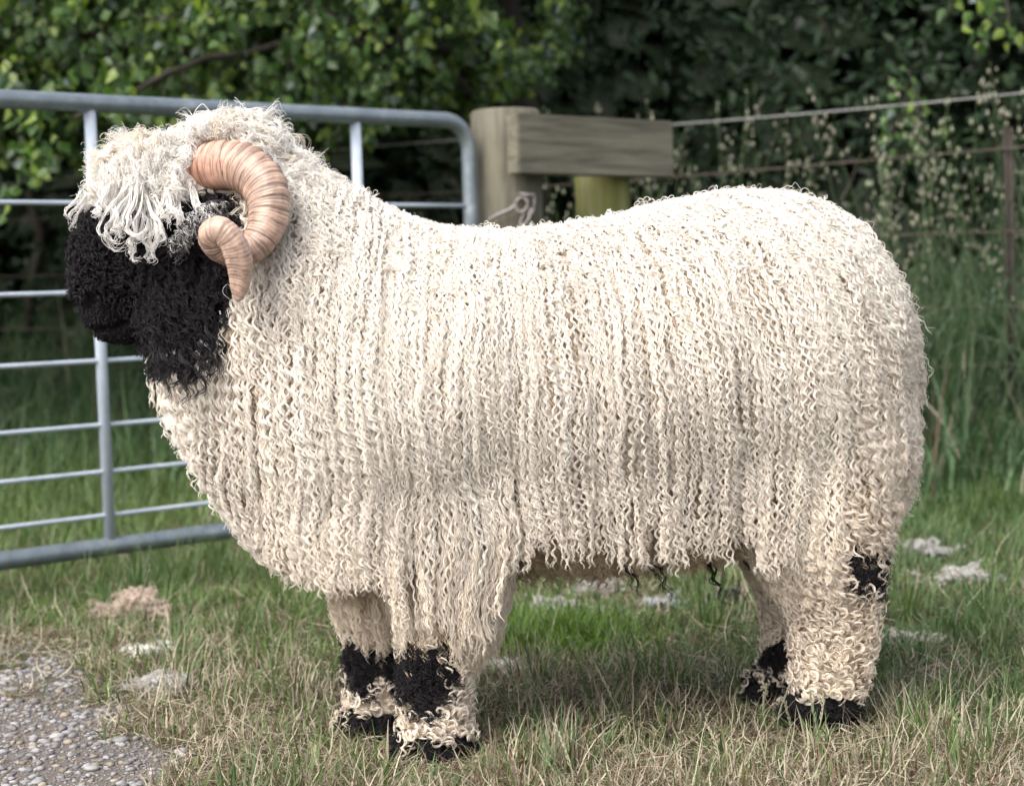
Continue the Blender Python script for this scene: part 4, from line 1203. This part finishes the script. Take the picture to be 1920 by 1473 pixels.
# --- 7. ears and eyes
def build_ear(sgn):
    pts = [PC(425, 380, -.10), PC(400, 384, -.125), PC(376, 398, -.14), PC(356, 420, -.145), PC(345, 438, -.14)]
    pts = np.array(pts)
    if sgn > 0: pts[:, 1] = 2 * float(yc(380)) - pts[:, 1]
    q = resample(pts[None], 20)[0]
    r = np.interp(np.linspace(0, 1, 20), [0, .3, .6, 1], [.003, .008, .008, .002])
    v, f = tube_np(q, r, 14, flat=(0.35, 1.0), ref=(0, 1, 0))
    c = np.tile([0.06, 0.055, 0.055], (len(v), 1))
    o = add_obj('ear', mesh_np('ear', v, f, True, c), M_SKIN, ram)
    # grey-white ear wool
    k = 420; i = RNG.integers(0, 19, k); nn = unit(np.stack([RNG.normal(0, .5, k), np.full(k, sgn * 0.8), RNG.normal(0.5, .6, k)], -1))
    rp = q[i] + nn * r[i][:, None] * 0.4; L = RNG.uniform(.03, .055, k)
    t = np.linspace(0, 1, 8)[None, :, None]
    g = rp[:, None] + t * (nn[:, None] * 0.012 + np.array([-0.010, 0, -0.018])) * (L / 0.04)[:, None, None]; g[..., 2] -= (t[..., 0] ** 2) * 0.012
    w = RNG.random((k, 1)); c = np.where(w < 0.42, WHITE * 0.8 * RNG.uniform(.7, 1.1, (k, 1)), np.where(w < 0.58, np.array([0.2, 0.2, 0.21]), BLACK))
    h = curves_obj('ear_wool', [fibres(g, nn, c, 7, 24, L, RNG.uniform(.002, .004, k), RNG.uniform(.02, .03, k), RNG.uniform(0, 6.28, k), 0.003, 0.0005, helix=.8, frizz=.006)], o)
build_ear(-1); build_ear(1)
M_EYE = mat_noise('eye', [(0.3, (0.01, 0.007, 0.005)), (0.7, (0.03, 0.018, 0.01))], 40, 2, 0.08, spec=0.6)
for sg in (-1, 1):
    v, f = sphere_np(PC(232, 446, sg * 0.058), 0.013)
    add_obj('eye', mesh_np('eye', v, f), M_EYE, ram)

# ------------------------------------------------------------------ grass
FEET = [PC(822, 1398, -.115)[:2], PC(714, 1388, .045)[:2], PC(1545, 1322, -.115)[:2], PC(1472, 1306, .075)[:2]]
def blades(base, az, length, width, lean, curl, col, K=4, sway=0.0, tipw=0.12):
    n = len(base); s = np.linspace(0, 1, K + 1)
    d = np.stack([np.cos(az), np.sin(az), 0 * az], -1); sd = np.stack([-np.sin(az), np.cos(az), 0 * az], -1)
    a = lean[:, None] + curl[:, None] * (s[None, :-1] + 0.5 / K)
    st = (length / K)[:, None, None] * (np.sin(a)[..., None] * d[:, None] + np.cos(a)[..., None] * np.array([0, 0, 1.0]))
    p = np.concatenate([np.zeros((n, 1, 3)), np.cumsum(st, 1)], 1)
    if np.any(sway):
        ph = RNG.uniform(0, 6.28, (n, 1)); p = p + (sd[:, None] * (np.sin(s[None] * 7 + ph) - np.sin(ph))[..., None] * (np.zeros(n) + sway)[:, None, None])
    p = p + base[:, None]
    gz = ground_z(p[..., 0], p[..., 1]); p[..., 2] = np.maximum(p[..., 2], gz + 0.002)
    tr = np.zeros(n)                                            # trodden down round the feet
    for fx, fy in FEET: tr = np.maximum(tr, np.exp(-(((base[:, 0] - fx) / 0.10) ** 2 + ((base[:, 1] - fy + 0.05) / 0.13) ** 2)))
    p[..., 2] = gz + 0.002 + (p[..., 2] - gz - 0.002) * (1 - 0.66 * tr)[:, None]
    tw = RNG.uniform(-0.9, 0.9, n); w3 = unit(sd * np.cos(tw)[:, None] + np.array([0, 0, 1.0]) * np.sin(tw)[:, None] * 0.6)
    wp = np.interp(s, [0, .35, 1], [0.7, 1.0, tipw])
    off = w3[:, None] * (width[:, None] * wp[None] / 2)[..., None]
    v = np.stack([p - off, p + off], 2).reshape(-1, 3)
    i = (np.arange(n) * (K + 1) * 2)[:, None] + np.arange(K)[None] * 2
    f = np.stack([i, i + 1, i + 3, i + 2], -1).reshape(-1, 4)
    return v, [f], np.repeat(col, (K + 1) * 2, 0)

def field(n, y0, y1, margin=0.5, power=1.0):
    """random ground points, spread over the visible wedge and a margin to its sides"""
    y = y0 + (y1 - y0) * RNG.random(n) ** power
    x = RNG.uniform(-1, 1, n) * (0.305 * y + margin)
    return x, y
def dryness(x, y):
    d = 0.62 * vnoise(x * 2.1 + 7, y * 2.6, seed=91) + 0.38 * vnoise(x * 7, y * 8, seed=92)
    d = d + 0.28 * smooth(3.5, 2.6, y) - 0.30 * smooth(3.4, 4.6, y)
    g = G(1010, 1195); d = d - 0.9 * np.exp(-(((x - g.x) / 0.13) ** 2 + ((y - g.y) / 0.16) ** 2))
    d = d - 0.25 * smooth(0.45, 0.9, x)
    return np.clip(d, 0, 1)

def green_col(n, dry, cool=0.0):
    g = RNG.random((n, 1))
    c = np.array([0.050, 0.085, 0.024]) * (1 - g) + np.array([0.115, 0.165, 0.045]) * g
    cl = np.array([0.047, 0.085, 0.032]) * (1 - g) + np.array([0.10, 0.15, 0.056]) * g
    k = np.clip(np.asarray(cool)[..., None] if np.ndim(cool) else cool, 0, 1)
    return (c * (1 - k) + cl * k) * 1.2
def straw_col(n):
    g = RNG.random((n, 1)); b = RNG.random((n, 1)) < 0.28
    c = np.array([0.22, 0.18, 0.12]) * (1 - g) + np.array([0.52, 0.46, 0.345]) * g
    return np.where(b, np.array([0.15, 0.10, 0.07]) * (0.6 + 0.8 * g), c)

def lawn():
    parts, cols = [], []
    def put(v, f, c): parts.append((v, f)); cols.append(c)
    def bases(x, y): return np.stack([x, y, ground_z(x, y) - 0.003], -1)
    # short green sward
    for n, y0, y1, pw in ((62000, 2.25, 4.2, 1.25), (44000, 4.0, 7.4, 1.3)):
        x, y = field(n, y0, y1, 0.45 if y0 < 3 else 1.2, pw)
        dr = dryness(x, y); gm = gravel_mask(x, y)
        bare = vnoise(x * 3.1, y * 3.4, seed=95)
        k = (RNG.random(n) > dr * 1.02) & (RNG.random(n) > gm * 1.15) & ((bare > 0.22) | (y > 3.6) | (dr < 0.4))
        x, y, dr = x[k], y[k], dr[k]; n = len(x)
        cl = vnoise(x * 11, y * 11, seed=96)
        Lh = (0.020 + 0.042 * cl ** 2 + 0.03 * smooth(3.6, 5.5, y)) * RNG.uniform(0.6, 1.5, n)
        W = RNG.uniform(0.0022, 0.0054, n) * (1 + 0.5 * smooth(4, 6, y))
        put(*blades(bases(x, y), RNG.uniform(0, 6.28, n), Lh, W, np.abs(RNG.normal(0.25, .3, n)), RNG.uniform(0.2, 1.7, n), green_col(n, dr, smooth(0.2, 0.8, x * .8 + RNG.random(n) * .6)), 4))
    # dry straw and thatch, mostly flattened and curly
    for n, y0, y1, pw in ((60000, 2.25, 4.3, 1.35), (7000, 4.3, 6.5, 1.0)):
        x, y = field(n, y0, y1, 0.45, pw)
        dr = dryness(x, y); gm = gravel_mask(x, y)
        k = (RNG.random(n) < dr * 1.5 + 0.08) & (RNG.random(n) > gm * 1.06)
        x, y = x[k], y[k]; n = len(x)
        put(*blades(bases(x, y) + np.stack([0 * x, 0 * x, RNG.uniform(0, .018, n)], -1), RNG.uniform(0, 6.28, n), RNG.uniform(0.02, 0.075, n), RNG.uniform(0.0012, 0.0034, n), RNG.normal(1.35, .4, n), RNG.normal(0.2, 1.3, n), straw_col(n), 5, sway=RNG.uniform(0, 0.007, n)))
    # upright tussocks
    nc = 460; cx_, cy_ = field(nc, 2.3, 5.2, 0.35, 1.2)
    k = gravel_mask(cx_, cy_) < 0.35; cx_, cy_ = cx_[k], cy_[k]; nc = len(cx_)
    per = 34; n = nc * per; i = np.repeat(np.arange(nc), per)
    x = cx_[i] + RNG.normal(0, .024, n); y = cy_[i] + RNG.normal(0, .024, n)
    az = np.arctan2(y - cy_[i], x - cx_[i]) + RNG.normal(0, .7, n)
    hh = (RNG.uniform(0.035, 0.125, nc) * (0.8 + 0.4 * smooth(3.2, 4.2, cy_)))[i]
    dryc = RNG.random(n) < np.clip(dryness(x, y) - 0.25, 0, .5)
    col = np.where(dryc[:, None], straw_col(n), green_col(n, 0, RNG.random(nc)[i]))
    put(*blades(bases(x, y), az, hh * RNG.uniform(.6, 1.3, n), RNG.uniform(0.002, 0.0045, n), np.abs(RNG.normal(0.15, .2, n)), RNG.uniform(0.1, 1.3, n), col, 5))
    # green tuft patch behind the front legs, sunlight painted into its brighter colour
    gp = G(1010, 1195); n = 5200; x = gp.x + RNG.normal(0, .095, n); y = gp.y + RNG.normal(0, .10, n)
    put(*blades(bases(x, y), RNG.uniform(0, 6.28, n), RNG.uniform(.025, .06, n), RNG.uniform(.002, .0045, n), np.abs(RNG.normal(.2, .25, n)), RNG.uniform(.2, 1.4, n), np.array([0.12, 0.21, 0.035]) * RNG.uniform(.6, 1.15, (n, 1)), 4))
    # pale dry stems standing and leaning through the turf
    n = 3800; x, y = field(n, 2.3, 4.8, 0.4, 1.2); k = (gravel_mask(x, y) < 0.5) & (RNG.random(n) < 0.25 + dryness(x, y)); x, y = x[k], y[k]; n = len(x)
    put(*blades(bases(x, y), RNG.uniform(0, 6.28, n), RNG.uniform(.06, .17, n), RNG.uniform(.0010, .0020, n), RNG.normal(.75, .45, n), RNG.normal(.4, .7, n), np.array([0.46, 0.41, 0.30]) * RNG.uniform(.6, 1.2, (n, 1)), 6, sway=RNG.uniform(0, .008, n)))
    v, f = merge_parts(parts)
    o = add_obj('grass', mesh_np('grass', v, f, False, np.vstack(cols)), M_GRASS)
    tag(o, 'short patchy green grass and dry straw covering the paddock ground', 'grass', kind='stuff')
lawn()

def tall_grass():
    parts, cols = [], []
    n = 15000
    t = RNG.uniform(-0.25, 1.3, n); w = RNG.normal(0.15, 0.55, n)
    a, b = np.array(fence_pt(2050)), np.array(fence_pt(-150))
    base = a[None] * (1 - t[:, None]) + b[None] * t[:, None]
    nv = np.array([-FU.y, FU.x, 0]); nv = nv if nv[1] > 0 else -nv
    clump = vnoise(t * 38, w * 3, seed=101)
    base = base + nv * w[:, None]; base[:, :2] += RNG.normal(0, 0.03, (n, 2))
    h = (0.30 + 0.45 * smooth(-0.6, 0.3, w)) * (0.45 + 0.9 * clump) * RNG.uniform(.55, 1.25, n) * (0.8 + 0.2 * smooth(0.9, 0.4, t)) * 1.15
    g = RNG.random((n, 1))
    c = np.array([0.030, 0.065, 0.030]) * (1 - g) + np.array([0.11, 0.18, 0.08]) * g
    dry = RNG.random(n) < 0.09; c[dry] = straw_col(dry.sum()) * 0.75
    v, f, cc = blades(base, RNG.uniform(0, 6.28, n), h, RNG.uniform(0.004, 0.013, n), np.abs(RNG.normal(0.12, .2, n)), RNG.uniform(0.1, 1.7, n), c, 7)
    parts.append((v, f)); cols.append(cc)
    # arching long blades that climb the fence at the right
    n = 2600; t = RNG.uniform(-0.12, 0.55, n) ; base = a[None] * (1 - t[:, None]) + b[None] * t[:, None] + nv * RNG.normal(0.25, .28, n)[:, None]; base[:, 2] = 0
    cl = vnoise(t * 60, 0 * t, seed=107)
    c = np.array([0.11, 0.155, 0.09]) * RNG.uniform(.5, 1.6, (n, 1))
    v, f, cc = blades(base, RNG.uniform(0, 6.28, n), RNG.uniform(.55, 1.25, n) * (.5 + .7 * cl), RNG.uniform(.006, .014, n), np.abs(RNG.normal(.1, .15, n)), RNG.uniform(.3, 2.0, n), c, 9)
    parts.append((v, f)); cols.append(cc)
    # softer, low fill in front of the fence on both sides
    n = 12000; x, y = field(n, 5.2, 8.4, 1.8, 0.8)
    base = np.stack([x, y, ground_z(x, y)], -1)
    cl = vnoise(x * 4, y * 4, seed=104)
    v, f, cc = blades(base, RNG.uniform(0, 6.28, n), (0.10 + 0.22 * cl * smooth(5.2, 6.6, y)) * RNG.uniform(.6, 1.3, n), RNG.uniform(0.003, 0.007, n), np.abs(RNG.normal(0.2, .25, n)), RNG.uniform(0.2, 1.5, n), green_col(n, 0, 0.8) * 0.85, 5)
    parts.append((v, f)); cols.append(cc)
    v, f = merge_parts(parts)
    o = add_obj('tall_grass', mesh_np('tall_grass', v, f, False, np.vstack(cols)), M_GRASS)
    tag(o, 'long uncut green grass growing along the wire fence', 'grass', kind='stuff')
tall_grass()

def seed_grass():
    """flowering cocksfoot stalks with pale clustered heads before the hedge"""
    parts, cols = [], []
    a, b = np.array(fence_pt(2000)), np.array(fence_pt(900))
    nv = np.array([-FU.y, FU.x, 0]); nv = nv if nv[1] > 0 else -nv
    octa_v = np.array([[1, 0, 0], [-1, 0, 0], [0, 1, 0], [0, -1, 0], [0, 0, 1], [0, 0, -1]], float)
    octa_f = np.array([[0, 2, 4], [2, 1, 4], [1, 3, 4], [3, 0, 4], [2, 0, 5], [1, 2, 5], [3, 1, 5], [0, 3, 5]])
    for i in range(165):
        t = RNG.random() ** 1.2 if i < 140 else RNG.uniform(1.0, 2.0)
        base = a * (1 - t) + b * t + nv * RNG.normal(0.35, 0.3); base[2] = 0
        H = RNG.uniform(0.75, 1.62) * (1 if i < 140 else 0.8); az = RNG.uniform(0, 6.28); ln = RNG.uniform(0.05, 0.28)
        s = np.linspace(0, 1, 9)
        q = base + np.stack([np.cos(az) * ln * H * s ** 2, np.sin(az) * ln * H * s ** 2, H * s * (1 - 0.1 * s)], -1)
        v, f = tube_np(q, 0.0018 * (1 - .5 * s) + 0.0005, 4, False); parts.append((v, f)); cols.append(np.tile([0.10, 0.14, 0.065], (len(v), 1)))
        hc = np.array([0.30, 0.30, 0.215]) * RNG.uniform(.45, 1.2) * np.array([1, RNG.uniform(.92, 1.08), 1])
        m = RNG.integers(9, 20)
        for k in range(m):
            u = RNG.random(); c0 = q[-1] * (1 - u) + q[-3] * u + RNG.normal(size=3) * np.array([.028, .028, .012]) * (0.3 + u)
            r = RNG.uniform(0.005, 0.012)
            vv = octa_v * np.array([r * .7, r * .7, r * 1.5]) + c0
            parts.append((vv, [octa_f])); cols.append(np.tile(hc, (6, 1)))
    v, f = merge_parts(parts)
    # merge_parts groups faces only; vertex order is kept, so colours line up
    o = add_obj('seed_grass', mesh_np('seed_grass', v, f, True, np.vstack(cols)), M_GRASS)
    tag(o, 'flowering grass stalks with pale clustered seed heads before the dark hedge', 'grass', kind='stuff')
seed_grass()

def rye_stalks():
    """thin zig-zag ryegrass spikes standing in the foreground"""
    parts, cols = [], []
    spots = [(1060, 1500, 985, 1345), (1075, 1490, 1062, 1358), (1190, 1480, 1205, 1362), (1225, 1500, 1285, 1400), (1090, 1495, 992, 1395), (1150, 1480, 1090, 1400), (1350, 1470, 1310, 1360),
             (1520, 1395, 1555, 1290), (1532, 1392, 1548, 1300), (1440, 1380, 1456, 1285), (1462, 1390, 1470, 1290), (1500, 1400, 1440, 1310), (1000, 1330, 965, 1215), (1060, 1330, 1052, 1225),
             (1160, 1350, 1140, 1240), (90, 1180, 60, 1085), (120, 1190, 155, 1075), (240, 1230, 262, 1060), (30, 1150, 25, 1080), (1700, 1430, 1760, 1330), (1850, 1440, 1800, 1320), (1780, 1200, 1830, 1120),
             (620, 1470, 600, 1400), (700, 1490, 760, 1430), (420, 1440, 470, 1360), (1600, 1480, 1580, 1400), (900, 1480, 930, 1400)]
    for i, (xa, ya, xb, yb) in enumerate(spots):
        a = np.array(G(xa, ya)); e = np.array(P(xb, yb, a[1] + RNG.uniform(-.06, .06)))
        s = np.linspace(0, 1, 14); q = a * (1 - s[:, None]) + e * s[:, None]
        q[:, 0] += 0.012 * np.sin(s * 2.6 + i) - 0.012 * math.sin(i)
        v, f = tube_np(q, 0.0011 * (1 - .4 * s), 5, False)
        c = (np.array([0.33, 0.32, 0.21]) if i % 4 else np.array([0.16, 0.20, 0.10])) * RNG.uniform(.8, 1.15)
        parts.append((v, f)); cols.append(np.tile(c, (len(v), 1)))
        up = unit(q[-1] - q[-4])
        for k in range(15):
            u = 0.40 + 0.041 * k + RNG.uniform(-.01, .01); pt = np.array([np.interp(u, s, q[:, j]) for j in range(3)]); sg = 1 if k % 2 else -1
            d = unit(up + np.array([sg * RNG.uniform(.1, .38), 0.12 * sg, 0]))
            w = np.linspace(0, 1, 4)
            v, f = tube_np(pt + d * (w * RNG.uniform(.007, .0105))[:, None], [0.0004, 0.0013, 0.0010, 0.0002], 5); parts.append((v, f)); cols.append(np.tile(c * 1.1, (len(v), 1)))
    v, f = merge_parts(parts)
    o = add_obj('ryegrass', mesh_np('ryegrass', v, f, True, np.vstack(cols)), M_GRASS)
    tag(o, 'thin pale ryegrass spikes standing up in the foreground turf', 'grass', kind='stuff')
rye_stalks()

# ------------------------------------------------------------------ gravel and pebbles
def pebble_np(seed, sub=2):
    bm = bmesh.new(); bmesh.ops.create_icosphere(bm, subdivisions=sub, radius=1.0)
    v = np.array([q.co[:] for q in bm.verts]); f = np.array([[q.index for q in p.verts] for p in bm.faces]); bm.free()
    v = v * (1 + 0.28 * (vnoise(v[:, 0] * 1.1 + seed * 3.1, v[:, 1] * 1.1, v[:, 2] * 1.1 + seed, seed=5) - .5)[:, None])
    v[:, 2] *= 0.5; return v, f
def stone_col(n):
    g = RNG.random((n, 1)); w = RNG.random((n, 1))
    c = np.array([0.11, 0.105, 0.105]) * (1 - g) + np.array([0.29, 0.28, 0.275]) * g
    return np.where(w < 0.18, np.array([0.24, 0.20, 0.15]) * (0.7 + .5 * g), c)
def gravel():
    sh = [pebble_np(i, 1) for i in range(8)]
    parts, cols = [], []
    x = RNG.uniform(-1.9, -0.3, 34000); y = RNG.uniform(2.2, 3.6, 34000)
    gm = gravel_mask(x, y); k = RNG.random(len(x)) < gm * (0.45 + 0.5 * vnoise(x * 6, y * 6, seed=111)); x, y = x[k], y[k]
    for i in range(len(x)):
        v, f = sh[i % 8]; r = 0.0019 + 0.0072 * RNG.random() ** 3.6
        an = RNG.uniform(0, 6.28); ca, sa = math.cos(an), math.sin(an); vv = v * np.array([r * 1.25, r * .9, r])
        vv = np.stack([vv[:, 0] * ca - vv[:, 1] * sa, vv[:, 0] * sa + vv[:, 1] * ca, vv[:, 2]], -1)
        parts.append((vv + np.array([x[i], y[i], float(ground_z(x[i], y[i])) + r * 0.2]), [f])); 
    n1 = len(x); x = RNG.uniform(-1.6, -0.35, 30000); y = RNG.uniform(2.3, 3.6, 30000)
    k = RNG.random(len(x)) < gravel_mask(x, y) * 0.95 + 0.004; x, y = x[k], y[k]
    for i in range(len(x)):
        v, f = sh[i % 8]; r = RNG.uniform(.0010, .0024); z = float(ground_z(x[i], y[i])) + r * .3
        parts.append((v * np.array([r * 1.2, r, r]) + np.array([x[i], y[i], z]), [f]))
    c = np.vstack([stone_col(n1), stone_col(len(x)) * np.array([0.85, 0.8, 0.76])])
    v, f = merge_parts(parts)
    o = add_obj('gravel', mesh_np('gravel', v, f, True, np.repeat(c, len(sh[0][0]), 0)), M_PEB)
    tag(o, 'grey river gravel of the track at the lower left', 'gravel', kind='stuff')
gravel()
def big_pebbles():
    shapes = []
    for i in range(6):
        v, f = pebble_np(20 + i, 2); shapes.append((v, f))
    spots = [(228, 1396, 17, 'largest smooth grey pebble lying where the gravel meets the grass'), (108, 1388, 13, 'tan oval pebble in the middle of the gravel track'),
             (172, 1446, 14, 'rounded pale pebble near the bottom edge of the gravel'), (50, 1424, 10, 'small round pebble low on the left part of the gravel'),
             (115, 1282, 12, 'oval pebble at the far edge of the gravel beside the turf'), (25, 1310, 12, 'flat grey pebble at the left end of the far gravel edge'),
             (70, 1465, 12, 'pebble lying lowest on the gravel at the bottom left'), (340, 1415, 13, 'grey pebble set apart in the dry grass right of the gravel')]
    for i, (px, py, r, lab) in enumerate(spots):
        g = G(px, py); rr = r * g.y / F_PX
        v, f = shapes[i % 6]; an = RNG.uniform(0, 3.14); ca, sa = math.cos(an), math.sin(an)
        vv = v * np.array([rr * 1.15, rr * .9, rr * .95]); vv = np.stack([vv[:, 0] * ca - vv[:, 1] * sa, vv[:, 0] * sa + vv[:, 1] * ca, vv[:, 2]], -1)
        c = np.tile(stone_col(1), (len(v), 1))
        o = add_obj('pebble', mesh_np('pebble', vv + np.array([g.x, g.y, float(ground_z(g.x, g.y)) + rr * 0.25]), f, True, c), M_PEB)
        tag(o, lab, 'pebble', 'larger pebbles on the gravel track')
big_pebbles()

# ------------------------------------------------------------------ loose wool on the grass
def wool_tuft(px, py, w, h, n, colr, label, dark=0.0):
    c0 = np.array(G(px, py)); W = w * c0[1] / F_PX; H = h * c0[1] / F_PX
    base = Vector((c0[0], c0[1], 0))
    gr = []
    rp = c0 + np.stack([RNG.normal(0, W * .4, n), RNG.normal(0, W * .35, n), np.zeros(n)], -1)
    rp[:, 2] = ground_z(rp[:, 0], rp[:, 1]) + 0.012 + H * RNG.random(n) * np.exp(-((rp[:, 0] - c0[0]) / (W * .5)) ** 2)
    az = RNG.uniform(0, 6.28, n); d = np.stack([np.cos(az), np.sin(az) * .6, RNG.normal(0.05, .25, n)], -1)
    L = RNG.uniform(.025, .06, n); t = np.linspace(0, 1, 8)[None, :, None]
    g = rp[:, None] + d[:, None] * t * L[:, None, None]; g[..., 2] -= (t[..., 0] ** 2) * 0.012; g[..., 2] = np.maximum(g[..., 2], 0.004)
    c = np.clip(np.asarray(colr) * RNG.uniform(.8, 1.1, (n, 1)), 0, .9)
    if dark: c[RNG.random(n) < dark] = (0.03, 0.03, 0.033)
    o = curves_obj('wool_tuft', [fibres(g, np.tile([0, 0, 1.0], (n, 1)), c, 8, 22, L, RNG.uniform(.002, .005, n), RNG.uniform(.018, .035, n), RNG.uniform(0, 6.28, n), .004, .0006, helix=.8, frizz=.006)])
    del o['kind']
    tag(o, label, 'wool tuft', 'tufts of shed wool on the grass')
wool_tuft(258, 1162, 75, 42, 150, (0.58, 0.47, 0.39), 'large pinkish tuft of shed wool in the grass left of the ram')
wool_tuft(300, 1315, 50, 22, 70, (0.52, 0.50, 0.47), 'white tuft of shed wool at the edge of the gravel')
wool_tuft(275, 1242, 30, 12, 30, (0.8, 0.77, 0.72), 'small white wool scrap between the pinkish tuft and the gravel')
wool_tuft(1735, 1050, 48, 22, 80, (0.52, 0.50, 0.47), 'white and grey wool tuft just behind the hind leg', 0.25)
wool_tuft(1812, 1092, 62, 20, 80, (0.52, 0.50, 0.47), 'pale wool tuft lying furthest right on the grass')
wool_tuft(1035, 1152, 70, 12, 130, (0.52, 0.50, 0.47), 'flat white wool patch on the grass seen under the belly', 0.08)
wool_tuft(1120, 1118, 42, 18, 80, (0.52, 0.50, 0.47), 'white wool scrap touching the flat patch under the belly')
wool_tuft(1350, 1132, 40, 16, 60, (0.05, 0.05, 0.055), 'dark wool scrap on the grass before the far hind leg', 0.5)
wool_tuft(955, 1262, 22, 8, 18, (0.8, 0.77, 0.72), 'tiny white wool scrap beside the near front leg')
wool_tuft(1700, 1200, 45, 10, 30, (0.72, 0.66, 0.58), 'thin beige wool scrap on the grass right of the hind foot')
wool_tuft(1250, 1142, 36, 9, 36, (0.42, 0.44, 0.45), 'small grey wool scrap on the grass midway under the belly', 0.2)
